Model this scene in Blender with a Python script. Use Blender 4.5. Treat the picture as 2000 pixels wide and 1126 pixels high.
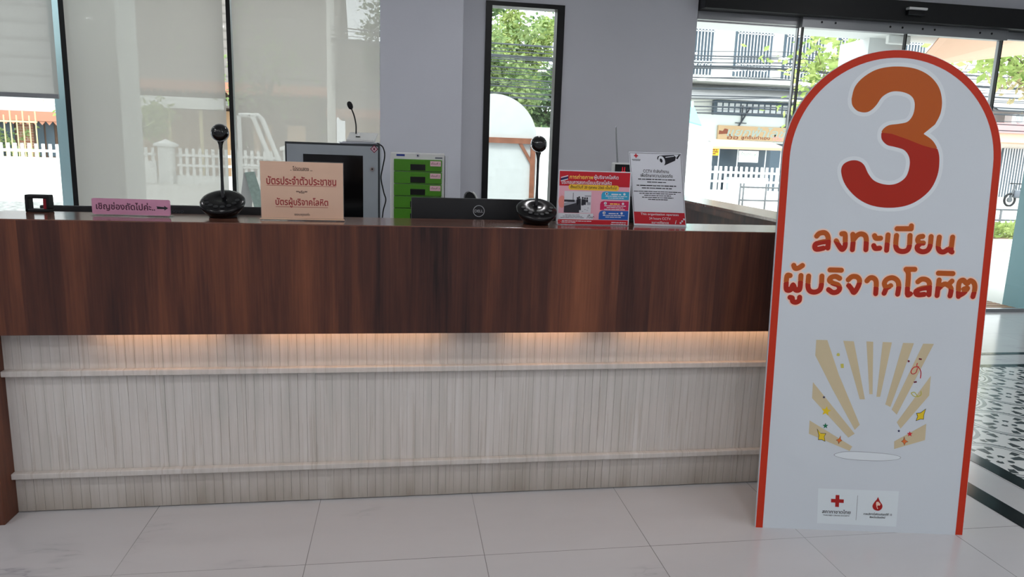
import bpy, bmesh, math, random
import numpy as np
from mathutils import Vector, Matrix

SC = bpy.context.scene
COL = SC.collection
for _o in list(bpy.data.objects):
    bpy.data.objects.remove(_o)

# ------------------------------------------------------------------ camera
cam_d = bpy.data.cameras.new('camera')
cam_d.sensor_width = 36.0
cam_d.lens = 24.813
cam_d.clip_end = 400
cam = bpy.data.objects.new('camera', cam_d)
COL.objects.link(cam)
_rt, _up, _fw = (0.987937, -0.151366, 0.032688), (-0.004158, 0.185081, 0.982715), (0.154800, 0.970996, -0.182219)
cam.matrix_world = Matrix(((_rt[0], _up[0], -_fw[0], 0.0), (_rt[1], _up[1], -_fw[1], -2.5777),
                           (_rt[2], _up[2], -_fw[2], 1.3552), (0, 0, 0, 1)))
SC.camera = cam

# ------------------------------------------------------------------ light and exposure
SC.view_settings.view_transform = 'Standard'
SC.view_settings.look = 'None'
SC.view_settings.exposure = 0.0
SC.view_settings.gamma = 1.0
SC.view_settings.use_curve_mapping = False
SC.cycles.max_bounces = 8
SC.cycles.diffuse_bounces = 4
SC.cycles.glossy_bounces = 4
SC.cycles.transmission_bounces = 6
SC.cycles.transparent_max_bounces = 24
SC.cycles.caustics_reflective = False
SC.cycles.caustics_refractive = False
SC.cycles.use_denoising = True
SC.cycles.sample_clamp_indirect = 6.0

SKY = 4.4            # bright overcast sky
LAMP = 110.0         # emission of the ceiling downlights
world = bpy.data.worlds.new('overcast_sky')
SC.world = world
world.use_nodes = True
_bg = world.node_tree.nodes['Background']
_bg.inputs[0].default_value = (0.93, 0.97, 1.0, 1)
_bg.inputs[1].default_value = SKY
sun_d = bpy.data.lights.new('sun', 'SUN')
sun_d.energy = 3.0
sun_d.angle = math.radians(12)
sun_d.color = (1.0, 0.96, 0.9)
sun = bpy.data.objects.new('sun', sun_d)
sun.rotation_euler = (math.radians(32), 0, math.radians(-35))
COL.objects.link(sun)

# ------------------------------------------------------------------ materials
def lin(c):
    return tuple(((v / 255) / 12.92 if v / 255 <= 0.04045 else ((v / 255 + 0.055) / 1.055) ** 2.4) for v in c) + (1.0,)

MATS = {}
def mat(name, rgb, rough=0.5, metal=0.0, spec=0.3, emit=0.0, coat=0.0, var=0.0, vscale=8.0):
    if name in MATS:
        return MATS[name]
    m = bpy.data.materials.new(name)
    m.use_nodes = True
    nt = m.node_tree
    b = nt.nodes['Principled BSDF']
    b.inputs['Base Color'].default_value = lin(rgb)
    b.inputs['Roughness'].default_value = rough
    b.inputs['Metallic'].default_value = metal
    b.inputs['Specular IOR Level'].default_value = spec
    b.inputs['Coat Weight'].default_value = coat
    if emit:
        b.inputs['Emission Color'].default_value = lin(rgb)
        b.inputs['Emission Strength'].default_value = emit
    if var:
        tc = nt.nodes.new('ShaderNodeTexCoord')
        n = nt.nodes.new('ShaderNodeTexNoise')
        n.inputs['Scale'].default_value = vscale
        n.inputs['Detail'].default_value = 3
        r = nt.nodes.new('ShaderNodeValToRGB')
        c = lin(rgb)
        r.color_ramp.elements[0].position = 0.3
        r.color_ramp.elements[1].position = 0.7
        r.color_ramp.elements[0].color = tuple(v * (1 - var) for v in c[:3]) + (1,)
        r.color_ramp.elements[1].color = tuple(min(1, v * (1 + var)) for v in c[:3]) + (1,)
        nt.links.new(tc.outputs['Object'], n.inputs['Vector'])
        nt.links.new(n.outputs['Fac'], r.inputs['Fac'])
        nt.links.new(r.outputs['Color'], b.inputs['Base Color'])
    MATS[name] = m
    return m

class NT:
    """small node helper"""
    def __init__(s, name):
        s.m = bpy.data.materials.new(name); s.m.use_nodes = True
        s.t = s.m.node_tree; s.b = s.t.nodes['Principled BSDF']; s.out = s.t.nodes['Material Output']
        MATS[name] = s.m
    def n(s, typ, **kw):
        x = s.t.nodes.new('ShaderNode' + typ)
        for k, v in kw.items(): setattr(x, k, v)
        return x
    def l(s, a, b): s.t.links.new(a, b)
    def val(s, sock, v):
        if hasattr(v, 'is_output'): s.l(v, sock)
        else: sock.default_value = v
    def math(s, op, a, b=None, c=None):
        x = s.n('Math', operation=op)
        for i, v in enumerate((a, b, c)):
            if v is not None: s.val(x.inputs[i], v)
        return x.outputs[0]
    def xyz(s, which='Object'):
        tc = s.n('TexCoord'); sp = s.n('SeparateXYZ'); s.l(tc.outputs[which], sp.inputs[0])
        return tc.outputs[which], sp.outputs
    def comb(s, x, y, z):
        c = s.n('CombineXYZ')
        for i, v in enumerate((x, y, z)): s.val(c.inputs[i], v)
        return c.outputs[0]
    def noise(s, vec, scale, detail=3, rough=0.5):
        x = s.n('TexNoise'); s.l(vec, x.inputs['Vector'])
        x.inputs['Scale'].default_value = scale; x.inputs['Detail'].default_value = detail
        x.inputs['Roughness'].default_value = rough
        return x.outputs['Fac']
    def ramp(s, fac, stops):
        x = s.n('ValToRGB'); s.l(fac, x.inputs['Fac'])
        e = x.color_ramp.elements
        while len(e) < len(stops): e.new(0.5)
        for el, (p, c) in zip(e, stops):
            el.position = p; el.color = lin(c)
        return x.outputs['Color']
    def mix(s, fac, a, b, typ='MIX'):
        x = s.n('Mix', data_type='RGBA', blend_type=typ)
        s.val(x.inputs[0], fac); s.val(x.inputs[6], a); s.val(x.inputs[7], b)
        return x.outputs[2]

def make_materials():
    # white marble tile, 60 cm grid with thin grout
    k = NT('marble_tile')
    vec, p = k.xyz()
    def grid(v, o):
        f = k.math('FRACT', k.math('DIVIDE', k.math('SUBTRACT', v, o), 0.6))
        return k.math('MINIMUM', f, k.math('SUBTRACT', 1.0, f))
    g = k.math('MINIMUM', grid(p[0], 0.288), grid(p[1], -0.36))
    line = k.math('LESS_THAN', g, 0.0021)
    cell = k.comb(k.math('FLOOR', k.math('DIVIDE', k.math('SUBTRACT', p[0], 0.288), 0.6)),
                  k.math('FLOOR', k.math('DIVIDE', k.math('SUBTRACT', p[1], -0.36), 0.6)), 0.0)
    wn = k.n('TexWhiteNoise', noise_dimensions='3D'); k.l(cell, wn.inputs['Vector'])
    off = k.n('VectorMath', operation='MULTIPLY_ADD'); k.l(wn.outputs['Color'], off.inputs[0])
    off.inputs[1].default_value = (7, 7, 7); k.l(vec, off.inputs[2])
    mp = k.n('Mapping'); k.l(off.outputs[0], mp.inputs['Vector'])
    mp.inputs['Rotation'].default_value = (0, 0, 0.45); mp.inputs['Scale'].default_value = (1.0, 3.2, 1)
    nz = k.noise(mp.outputs[0], 1.5, 4, 0.6)
    vein = k.math('ABSOLUTE', k.math('SUBTRACT', nz, 0.5))
    pr = k.n('MapRange', interpolation_type='SMOOTHSTEP'); k.l(k.noise(off.outputs[0], 2.0, 1), pr.inputs[0]); pr.inputs[1].default_value = 0.60; pr.inputs[2].default_value = 0.76
    pres = pr.outputs[0]
    c1 = k.ramp(vein, [(0.0, (166, 165, 169)), (0.008, (186, 185, 188)), (0.05, (194, 193, 195)), (0.5, (199, 199, 201))])
    c2 = k.ramp(nz, [(0.2, (193, 192, 194)), (0.8, (199, 199, 201))])
    c = k.mix(pres, c2, c1)
    gm = k.math('MULTIPLY', line, k.math('MULTIPLY_ADD', k.noise(vec, 1.3, 1), 1.6, -0.15))
    c = k.mix(gm, c, lin((112, 109, 108)))
    k.l(c, k.b.inputs['Base Color'])
    k.b.inputs['Roughness'].default_value = 0.16
    k.b.inputs['Specular IOR Level'].default_value = 0.75

    # dark reddish-brown laminate, upright boards
    k = NT('walnut_laminate')
    vec, p = k.xyz()
    s = k.math('ADD', p[0], p[1])
    plank = k.math('FLOOR', k.math('DIVIDE', s, 0.131))
    wn = k.n('TexWhiteNoise', noise_dimensions='1D'); k.l(plank, wn.inputs['W'])
    v2 = k.comb(k.math('ADD', k.math('MULTIPLY', s, 17.0), k.math('MULTIPLY', plank, 3.7)), 0.0, k.math('MULTIPLY', p[2], 1.3))
    streak = k.noise(v2, 1.0, 5, 0.62)
    broad = k.noise(k.comb(k.math('MULTIPLY', s, 4.2), 0.0, k.math('MULTIPLY', p[2], 0.35)), 1.0, 2)
    v3 = k.comb(k.math('MULTIPLY', s, 130.0), 0.0, k.math('MULTIPLY', p[2], 3.5))
    fine = k.noise(v3, 1.0, 2)
    t = k.math('ADD', k.math('MULTIPLY', wn.outputs['Value'], 0.10), k.math('ADD', k.math('MULTIPLY', streak, 0.44), k.math('ADD', k.math('MULTIPLY', fine, 0.16), k.math('MULTIPLY', broad, 0.52))))
    c = k.ramp(t, [(0.44, (30, 17, 16)), (0.50, (58, 32, 27)), (0.60, (78, 44, 34)), (0.70, (104, 60, 42)), (0.84, (132, 80, 54))])
    k.l(c, k.b.inputs['Base Color'])
    k.b.inputs['Roughness'].default_value = 0.42
    k.b.inputs['Specular IOR Level'].default_value = 0.35

    # glossy top of the same laminate
    k = NT('walnut_laminate_top')
    vec, p = k.xyz()
    v2 = k.comb(k.math('MULTIPLY', p[0], 1.5), k.math('MULTIPLY', p[1], 26.0), 0.0)
    c = k.ramp(k.noise(v2, 1.0, 4, 0.6), [(0.3, (92, 60, 50)), (0.7, (128, 86, 70))])
    k.l(c, k.b.inputs['Base Color'])
    k.b.inputs['Roughness'].default_value = 0.14
    k.b.inputs['Specular IOR Level'].default_value = 0.6

    # limed boards with dirt in the streaks, browner towards the floor
    k = NT('limed_board')
    vec, p = k.xyz()
    v2 = k.comb(k.math('MULTIPLY', p[0], 34.0), 0.0, k.math('MULTIPLY', p[2], 1.6))
    st = k.noise(v2, 1.0, 4, 0.65)
    big = k.noise(vec, 2.0, 2)
    t = k.math('ADD', k.math('MULTIPLY', st, 0.75), k.math('MULTIPLY', big, 0.25))
    v5 = k.comb(k.math('MULTIPLY', p[0], 90.0), 0.0, k.math('MULTIPLY', p[2], 2.2)); dk_ = k.math('MULTIPLY', k.math('GREATER_THAN', k.noise(v5, 1.0, 2), 0.63), 0.35)
    c = k.ramp(t, [(0.30, (190, 188, 181)), (0.5, (206, 201, 195)), (0.72, (218, 215, 211))])
    c = k.mix(dk_, c, lin((172, 162, 150)))
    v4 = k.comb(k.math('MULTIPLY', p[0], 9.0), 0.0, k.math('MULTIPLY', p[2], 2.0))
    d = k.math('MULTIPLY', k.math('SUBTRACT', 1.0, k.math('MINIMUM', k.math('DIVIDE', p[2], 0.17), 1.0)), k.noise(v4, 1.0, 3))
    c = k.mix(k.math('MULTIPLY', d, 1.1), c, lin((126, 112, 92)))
    k.l(c, k.b.inputs['Base Color'])
    k.b.inputs['Roughness'].default_value = 0.55
    k.b.inputs['Specular IOR Level'].default_value = 0.3

    # clear glass pane: mostly passes light, reflects a little at an angle
    for nm, tint, ref in (('clear_glass', (246, 250, 250), 0.05), ('clear_acrylic', (253, 253, 253), 0.05)):
        k = NT(nm)
        tr = k.n('BsdfTransparent'); tr.inputs[0].default_value = lin(tint)
        gl = k.n('BsdfGlossy'); gl.inputs['Roughness'].default_value = 0.02
        lw = k.n('LayerWeight'); lw.inputs['Blend'].default_value = 0.5
        fr = k.math('ADD', ref * 0.6, k.math('MULTIPLY', k.math('POWER', lw.outputs['Facing'], 4.0), 0.45))
        mx = k.n('MixShader'); k.l(fr, mx.inputs[0]); k.l(tr.outputs[0], mx.inputs[1]); k.l(gl.outputs[0], mx.inputs[2])
        k.l(mx.outputs[0], k.out.inputs['Surface'])
    # tinted glass of a cabinet door
    k = NT('smoked_glass')
    k.b.inputs['Base Color'].default_value = lin((6, 7, 9)); k.b.inputs['Roughness'].default_value = 0.12
    k.b.inputs['Specular IOR Level'].default_value = 0.3
    # open-weave roller screen
    k = NT('screen_fabric')
    tr = k.n('BsdfTransparent'); tl = k.n('BsdfTranslucent'); df = k.n('BsdfDiffuse')
    tl.inputs[0].default_value = lin((168, 162, 155)); df.inputs[0].default_value = lin((186, 185, 181))
    m1 = k.n('MixShader'); m1.inputs[0].default_value = 0.55
    k.l(tl.outputs[0], m1.inputs[1]); k.l(df.outputs[0], m1.inputs[2])
    m2 = k.n('MixShader'); m2.inputs[0].default_value = 0.10
    k.l(m1.outputs[0], m2.inputs[1]); k.l(tr.outputs[0], m2.inputs[2])
    k.l(m2.outputs[0], k.out.inputs['Surface'])

    # black and white encaustic tile carpet: rings, arcs and small flower marks
    k = NT('encaustic_tile')
    vec, p = k.xyz()
    def cellc(v, per, o=0.0):
        return k.math('SUBTRACT', k.math('FRACT', k.math('DIVIDE', k.math('ADD', v, o), per)), 0.5)
    def ring(u, v, r, w):
        d = k.math('SQRT', k.math('ADD', k.math('MULTIPLY', u, u), k.math('MULTIPLY', v, v)))
        return k.math('LESS_THAN', k.math('ABSOLUTE', k.math('SUBTRACT', d, r)), w), d
    per = 0.44
    u1, v1 = cellc(p[0], per), cellc(p[1], per)
    u2, v2_ = cellc(p[0], per, per / 2), cellc(p[1], per, per / 2)
    a1, d1 = ring(u1, v1, 0.455, 0.024); a2, d2 = ring(u2, v2_, 0.455, 0.024)
    b1, _ = ring(u1, v1, 0.395, 0.009); b2, _ = ring(u2, v2_, 0.395, 0.009)
    def marks(u, v, d, r, w, n, ph, lim):
        an = k.math('ARCTAN2', v, u)
        pet = k.math('COSINE', k.math('ADD', k.math('MULTIPLY', an, n), ph))
        wob = k.math('ADD', r, k.math('MULTIPLY', pet, 0.02))
        return k.math('MULTIPLY', k.math('LESS_THAN', k.math('ABSOLUTE', k.math('SUBTRACT', d, wob)), w), k.math('GREATER_THAN', pet, lim))
    out1 = k.math('GREATER_THAN', d1, 0.475)
    a2 = k.math('MULTIPLY', a2, out1); b2 = k.math('MULTIPLY', b2, out1)
    black = k.math('MAXIMUM', marks(u1, v1, d1, 0.20, 0.075, 4.0, 0.0, 0.72), marks(u1, v1, d1, 0.29, 0.05, 8.0, 3.14, 0.55))
    black = k.math('MAXIMUM', black, marks(u1, v1, d1, 0.08, 0.03, 4.0, 3.14, 0.1))
    black = k.math('MAXIMUM', black, k.math('MULTIPLY', out1, k.math('MAXIMUM', marks(u2, v2_, d2, 0.13, 0.06, 4.0, 0.0, 0.45), marks(u2, v2_, d2, 0.24, 0.03, 8.0, 0.0, 0.3))))
    c = k.mix(k.math('MAXIMUM', a1, a2), lin((222, 224, 223)), lin((128, 132, 134)))
    c = k.mix(k.math('MAXIMUM', b1, b2), c, lin((60, 64, 68)))
    c = k.mix(black, c, lin((38, 42, 46)))
    k.l(c, k.b.inputs['Base Color']); k.b.inputs['Roughness'].default_value = 0.2

    # brick
    k = NT('brick')
    br = k.n('TexBrick'); tc = k.n('TexCoord'); mp = k.n('Mapping')
    k.l(tc.outputs['Object'], mp.inputs['Vector']); mp.inputs['Rotation'].default_value = (math.pi / 2, 0, 0)
    k.l(mp.outputs[0], br.inputs['Vector'])
    br.inputs['Color1'].default_value = lin((176, 122, 98)); br.inputs['Color2'].default_value = lin((150, 96, 78))
    br.inputs['Mortar'].default_value = lin((190, 176, 160)); br.inputs['Scale'].default_value = 1.0
    br.inputs['Brick Width'].default_value = 0.28; br.inputs['Row Height'].default_value = 0.12; br.inputs['Mortar Size'].default_value = 0.012
    k.l(br.outputs['Color'], k.b.inputs['Base Color']); k.b.inputs['Roughness'].default_value = 0.8
    # corrugated or tiled roofs: bands along the slope
    for nm, a, b_, per in (('grey_roof', (112, 112, 114), (150, 150, 150), 0.9), ('dark_roof', (70, 64, 60), (104, 97, 92), 0.5), ('tile_roof', (150, 92, 66), (190, 128, 98), 0.3)):
        k = NT(nm); vec, p = k.xyz()
        f = k.math('FRACT', k.math('DIVIDE', p[2], per))
        c = k.ramp(f, [(0.0, a), (0.25, b_), (0.9, b_), (1.0, a)])
        k.l(k.mix(0.25, c, k.ramp(k.noise(vec, 1.2, 3), [(0.3, a), (0.7, b_)])), k.b.inputs['Base Color'])
        k.b.inputs['Roughness'].default_value = 0.8
    # leaves, three tones
    for nm, a, b_ in (('leaf_green', (84, 112, 66), (158, 172, 118)), ('leaf_dark', (62, 90, 60), (124, 146, 100)), ('leaf_light', (112, 138, 70), (180, 190, 124)), ('leaf_brown', (132, 126, 92), (184, 166, 130))):
        k = NT(nm); vec, p = k.xyz()
        c = k.ramp(k.noise(vec, 1.7, 4, 0.7), [(0.35, a), (0.65, b_)])
        df = k.n('BsdfDiffuse'); tl = k.n('BsdfTranslucent'); k.l(c, df.inputs[0]); k.l(c, tl.inputs[0])
        mx = k.n('MixShader'); mx.inputs[0].default_value = 0.35
        k.l(df.outputs[0], mx.inputs[1]); k.l(tl.outputs[0], mx.inputs[2]); k.l(mx.outputs[0], k.out.inputs['Surface'])
make_materials()
M = MATS
mat('white_paint', (212, 213, 220), 0.6, var=0.02, vscale=1.5)
mat('column_paint', (222, 224, 233), 0.55, var=0.02, vscale=1.5)
mat('ceiling_white', (225, 225, 223), 0.8)
mat('black_frame', (13, 14, 16), 0.4)
mat('header_black', (20, 21, 23), 0.45)
mat('aluminium', (150, 152, 154), 0.38, metal=0.7)
mat('black_stone', (22, 23, 25), 0.12)
mat('black_gloss', (8, 8, 10), 0.08, coat=0.5)
mat('black_matte', (17, 18, 21), 0.45)
mat('black_satin', (12, 12, 14), 0.2)
mat('button_grey', (36, 37, 40), 0.5)
mat('dark_rubber', (28, 28, 30), 0.7)
mat('chrome', (180, 182, 186), 0.15, metal=1.0)
mat('white_plastic', (222, 223, 222), 0.35)
mat('grey_metal', (163, 170, 176), 0.42, var=0.03)
mat('dark_edge', (52, 56, 60), 0.5)
mat('red_plastic', (140, 22, 34), 0.4)
mat('paper_white', (216, 219, 226), 0.55)
mat('grey_print', (120, 124, 134), 0.7)
mat('black_print', (26, 26, 34), 0.6)
mat('led_warm', (255, 196, 146), 0.5, emit=10)
mat('lamp_white', (250, 249, 251), 0.5, emit=LAMP)
mat('desk_white', (205, 205, 203), 0.5)
mat('office_grey', (96, 98, 102), 0.6)

# ------------------------------------------------------------------ mesh helpers
class MB:
    def __init__(s): s.v, s.f, s.m, s.mats = [], [], [], []
    def slot(s, m):
        m = M[m] if isinstance(m, str) else m
        if m not in s.mats: s.mats.append(m)
        return s.mats.index(m)
    def add(s, vs, fs, m):
        k = len(s.v); i = s.slot(m)
        s.v += [tuple(map(float, q)) for q in vs]
        s.f += [tuple(j + k for j in f) for f in fs]; s.m += [i] * len(fs)
        return s
    def box(s, x0, x1, y0, y1, z0, z1, m):
        vs = [(x, y, z) for x in (x0, x1) for y in (y0, y1) for z in (z0, z1)]
        return s.add(vs, [(0, 1, 3, 2), (4, 6, 7, 5), (0, 4, 5, 1), (2, 3, 7, 6), (0, 2, 6, 4), (1, 5, 7, 3)], m)
    def bev(s, x0, x1, y0, y1, z0, z1, m, r=0.004, seg=2):
        bm = bmesh.new(); bmesh.ops.create_cube(bm, size=1.0)
        for v in bm.verts:
            v.co = ((x0 + x1) / 2 + v.co.x * (x1 - x0), (y0 + y1) / 2 + v.co.y * (y1 - y0), (z0 + z1) / 2 + v.co.z * (z1 - z0))
        r = min(r, abs(x1 - x0) * .45, abs(y1 - y0) * .45, abs(z1 - z0) * .45)
        bmesh.ops.bevel(bm, geom=bm.edges[:], offset=r, segments=seg, affect='EDGES', profile=0.5)
        return s.bm(bm, m)
    def bm(s, bm, m):
        bm.verts.index_update()
        s.add([v.co[:] for v in bm.verts], [tuple(v.index for v in f.verts) for f in bm.faces], m); bm.free()
        return s
    def prism(s, poly, d0, d1, to3, m):
        """extrude a 2D outline between depths; to3(a, b, d) -> point"""
        n = len(poly)
        vs = [to3(a, b, d0) for a, b in poly] + [to3(a, b, d1) for a, b in poly]
        fs = [tuple(range(n)), tuple(range(2 * n - 1, n - 1, -1))] + [(i, n + i, n + (i + 1) % n, (i + 1) % n) for i in range(n)]
        return s.add(vs, fs, m)
    def tube(s, pts, r, m, seg=10, cap=True):
        pts = [Vector(p) for p in pts]; n = len(pts)
        rs = r if isinstance(r, (list, tuple)) else [r] * n
        vs, fs = [], []
        ref = None
        for i, p in enumerate(pts):
            t = (pts[min(i + 1, n - 1)] - pts[max(i - 1, 0)]).normalized()
            if ref is None:
                ref = Vector((0, 0, 1)) if abs(t.z) < 0.9 else Vector((1, 0, 0))
            a = (ref - t * ref.dot(t)).normalized(); b = t.cross(a); ref = a
            for j in range(seg):
                th = 2 * math.pi * j / seg
                vs.append(p + (a * math.cos(th) + b * math.sin(th)) * rs[i])
        for i in range(n - 1):
            for j in range(seg):
                k = (j + 1) % seg
                fs.append((i * seg + j, i * seg + k, (i + 1) * seg + k, (i + 1) * seg + j))
        if cap: fs += [tuple(range(seg))[::-1], tuple((n - 1) * seg + j for j in range(seg))]
        return s.add(vs, fs, m)
    def lathe(s, prof, c, m, seg=32, mtx=None):
        """profile of (radius, height) turned about z through c; mtx tilts it about c first"""
        vs, fs = [], []; n = len(prof)
        for r, h in prof:
            for j in range(seg):
                th = 2 * math.pi * j / seg
                q = Vector((r * math.cos(th), r * math.sin(th), h))
                if mtx is not None: q = mtx @ q
                vs.append(q + Vector(c))
        for i in range(n - 1):
            for j in range(seg):
                k = (j + 1) % seg
                fs.append((i * seg + j, i * seg + k, (i + 1) * seg + k, (i + 1) * seg + j))
        fs += [tuple(range(seg))[::-1], tuple((n - 1) * seg + j for j in range(seg))]
        return s.add(vs, fs, m)
    def build(s, name, parent=None, smooth=False, angle=None):
        org = Vector((0, 0, 0))
        q = parent
        while q is not None:
            org = org + Vector(q.location); q = q.parent
        me = bpy.data.meshes.new(name)
        me.from_pydata([(x - org.x, y - org.y, z - org.z) for x, y, z in s.v], [], s.f)
        for m in s.mats: me.materials.append(m)
        me.polygons.foreach_set('material_index', s.m)
        bm = bmesh.new(); bm.from_mesh(me); bmesh.ops.recalc_face_normals(bm, faces=bm.faces); bm.to_mesh(me); bm.free()
        if smooth:
            me.polygons.foreach_set('use_smooth', [True] * len(me.polygons))
            if angle: me.set_sharp_from_angle(angle=math.radians(angle))
        me.update()
        o = bpy.data.objects.new(name, me)
        COL.objects.link(o)
        if parent is not None: o.parent = parent
        return o

def tag(o, label, cat, group=None, kind=None):
    o['label'] = label; o['category'] = cat
    if group: o['group'] = group
    if kind: o['kind'] = kind
    return o
def thing(name, label, cat, loc, group=None):
    o = bpy.data.objects.new(name, None); o.empty_display_size = 0.1
    o.location = loc; COL.objects.link(o)
    return tag(o, label, cat, group)
def struct(o):
    o['kind'] = 'structure'; return o
def copy_tree(o, parent=None):
    c = o.copy(); COL.objects.link(c)
    if parent is not None: c.parent = parent
    for ch in list(o.children): copy_tree(ch, c)
    return c

# ------------------------------------------------------------------ flat prints on a sheet
class Panel:
    """a sheet: origin, unit axes along its width and height, depth towards the viewer"""
    def __init__(s, P, u, v, n):
        s.P, s.u, s.v, s.n = Vector(P), Vector(u), Vector(v), Vector(n)
    def __call__(s, a, b, d=0.0):
        return s.P + s.u * a + s.v * b + s.n * d

def smooth_line(pts, closed=False, sub=6):
    P = [Vector((a, b)) for a, b in pts]; n = len(P); out = []
    for i in range(n if closed else n - 1):
        if closed: p0, p1, p2, p3 = P[i - 1], P[i], P[(i + 1) % n], P[(i + 2) % n]
        else: p0, p1, p2, p3 = P[max(i - 1, 0)], P[i], P[i + 1], P[min(i + 2, n - 1)]
        for k in range(sub):
            t = k / sub
            out.append(tuple(0.5 * ((2 * p1) + (p2 - p0) * t + (2 * p0 - 5 * p1 + 4 * p2 - p3) * t * t + (3 * p1 - p0 - 3 * p2 + p3) * t ** 3)))
    if not closed: out.append(tuple(P[-1]))
    return out

def seg_dist(X, Y, pts, closed=False):
    d = np.full(X.shape, 1e9); n = len(pts)
    for i in range(n if closed else n - 1):
        (ax, ay), (bx, by) = pts[i], pts[(i + 1) % n]
        dx, dy = bx - ax, by - ay; L = dx * dx + dy * dy + 1e-18
        t = np.clip(((X - ax) * dx + (Y - ay) * dy) / L, 0, 1)
        d = np.minimum(d, np.hypot(X - ax - t * dx, Y - ay - t * dy))
    return d
def inside(X, Y, pts):
    c = np.zeros(X.shape, bool); n = len(pts)
    for i in range(n):
        (ax, ay), (bx, by) = pts[i], pts[(i + 1) % n]
        if ay == by: continue
        hit = ((ay > Y) != (by > Y)) & (X < (bx - ax) * (Y - ay) / (by - ay) + ax)
        c ^= hit
    return c
def fill_field(F, x0, y0, h):
    """polygons covering F < 0 on a grid with spacing h"""
    vs, fs = [], []
    ny, nx = F.shape; neg = F < 0
    full = neg[:-1, :-1] & neg[1:, :-1] & neg[:-1, 1:] & neg[1:, 1:]
    some = neg[:-1, :-1] | neg[1:, :-1] | neg[:-1, 1:] | neg[1:, 1:]
    for j in range(ny - 1):
        row = full[j]; i = 0
        idx = np.flatnonzero(np.diff(np.concatenate(([0], row.astype(int), [0]))))
        for a, b in zip(idx[::2], idx[1::2]):
            k = len(vs)
            vs += [(x0 + a * h, y0 + j * h), (x0 + b * h, y0 + j * h), (x0 + b * h, y0 + (j + 1) * h), (x0 + a * h, y0 + (j + 1) * h)]
            fs.append((k, k + 1, k + 2, k + 3))
    for j, i in zip(*np.nonzero(some & ~full)):
        cs = [(i, j), (i + 1, j), (i + 1, j + 1), (i, j + 1)]
        poly = []
        for q in range(4):
            (i0, j0), (i1, j1) = cs[q], cs[(q + 1) % 4]
            f0, f1 = F[j0, i0], F[j1, i1]
            if f0 < 0: poly.append((x0 + i0 * h, y0 + j0 * h))
            if (f0 < 0) != (f1 < 0):
                t = f0 / (f0 - f1)
                poly.append((x0 + (i0 + (i1 - i0) * t) * h, y0 + (j0 + (j1 - j0) * t) * h))
        if len(poly) >= 3:
            k = len(vs); vs += poly; fs.append(tuple(range(k, k + len(poly))))
    return vs, fs
def field_grid(allpts, pad, h):
    xs = [p[0] for p in allpts]; ys = [p[1] for p in allpts]
    x0, y0 = min(xs) - pad, min(ys) - pad
    X, Y = np.meshgrid(np.arange(x0, max(xs) + pad + h, h), np.arange(y0, max(ys) + pad + h, h))
    return X, Y, x0, y0

def pm(mb, panel, vs, fs, d, m):
    mb.add([panel(a, b, d) for a, b in vs], fs, m)
def prect(mb, panel, a0, a1, b0, b1, d, m):
    pm(mb, panel, [(a0, b0), (a1, b0), (a1, b1), (a0, b1)], [(0, 1, 2, 3)], d, m)
def ppoly(mb, panel, pts, d, m):
    pm(mb, panel, pts, [tuple(range(len(pts)))], d, m)
def rrect(a0, a1, b0, b1, r, seg=5, corners=(1, 1, 1, 1)):
    out = []
    for (cx, cy, t0), on in zip(((a1 - r, b1 - r, 0), (a0 + r, b1 - r, 90), (a0 + r, b0 + r, 180), (a1 - r, b0 + r, 270)), corners):
        if on: out += [(cx + r * math.cos(math.radians(t0 + 90 * k / seg)), cy + r * math.sin(math.radians(t0 + 90 * k / seg))) for k in range(seg + 1)]
        else: out.append((cx + (r if t0 in (0, 270) else -r), cy + (r if t0 in (0, 90) else -r)))
    return out
def disc(cx, cy, rx, ry=None, seg=28, rot=0.0):
    ry = ry or rx; c, s_ = math.cos(rot), math.sin(rot)
    return [(cx + rx * math.cos(t) * c - ry * math.sin(t) * s_, cy + rx * math.cos(t) * s_ + ry * math.sin(t) * c) for t in [2 * math.pi * k / seg for k in range(seg)]]

TXT = {}
def glyphs(body):
    key = body
    if key in TXT: return TXT[key]
    cu = bpy.data.curves.new('lettering', 'FONT'); cu.body = body; cu.size = 1.0; cu.resolution_u = 3
    o = bpy.data.objects.new('lettering', cu); COL.objects.link(o)
    dg = bpy.context.evaluated_depsgraph_get(); dg.update()
    me = bpy.data.meshes.new_from_object(o.evaluated_get(dg))
    n = len(me.vertices); par = list(range(n))
    def find(i):
        while par[i] != i: par[i] = par[par[i]]; i = par[i]
        return i
    for e in me.edges:
        a, b = find(e.vertices[0]), find(e.vertices[1])
        if a != b: par[a] = b
    ids = {}
    lay = [ids.setdefault(find(i), len(ids)) for i in range(n)]
    vs = [(v.co.x, v.co.y, lay[i]) for i, v in enumerate(me.vertices)]
    fs = [tuple(p.vertices) for p in me.polygons]
    bpy.data.objects.remove(o); bpy.data.curves.remove(cu); bpy.data.meshes.remove(me)
    xs = [v[0] for v in vs]; ys = [v[1] for v in vs]
    TXT[key] = (vs, fs, min(xs), max(xs), min(ys), max(ys))
    return TXT[key]
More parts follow.
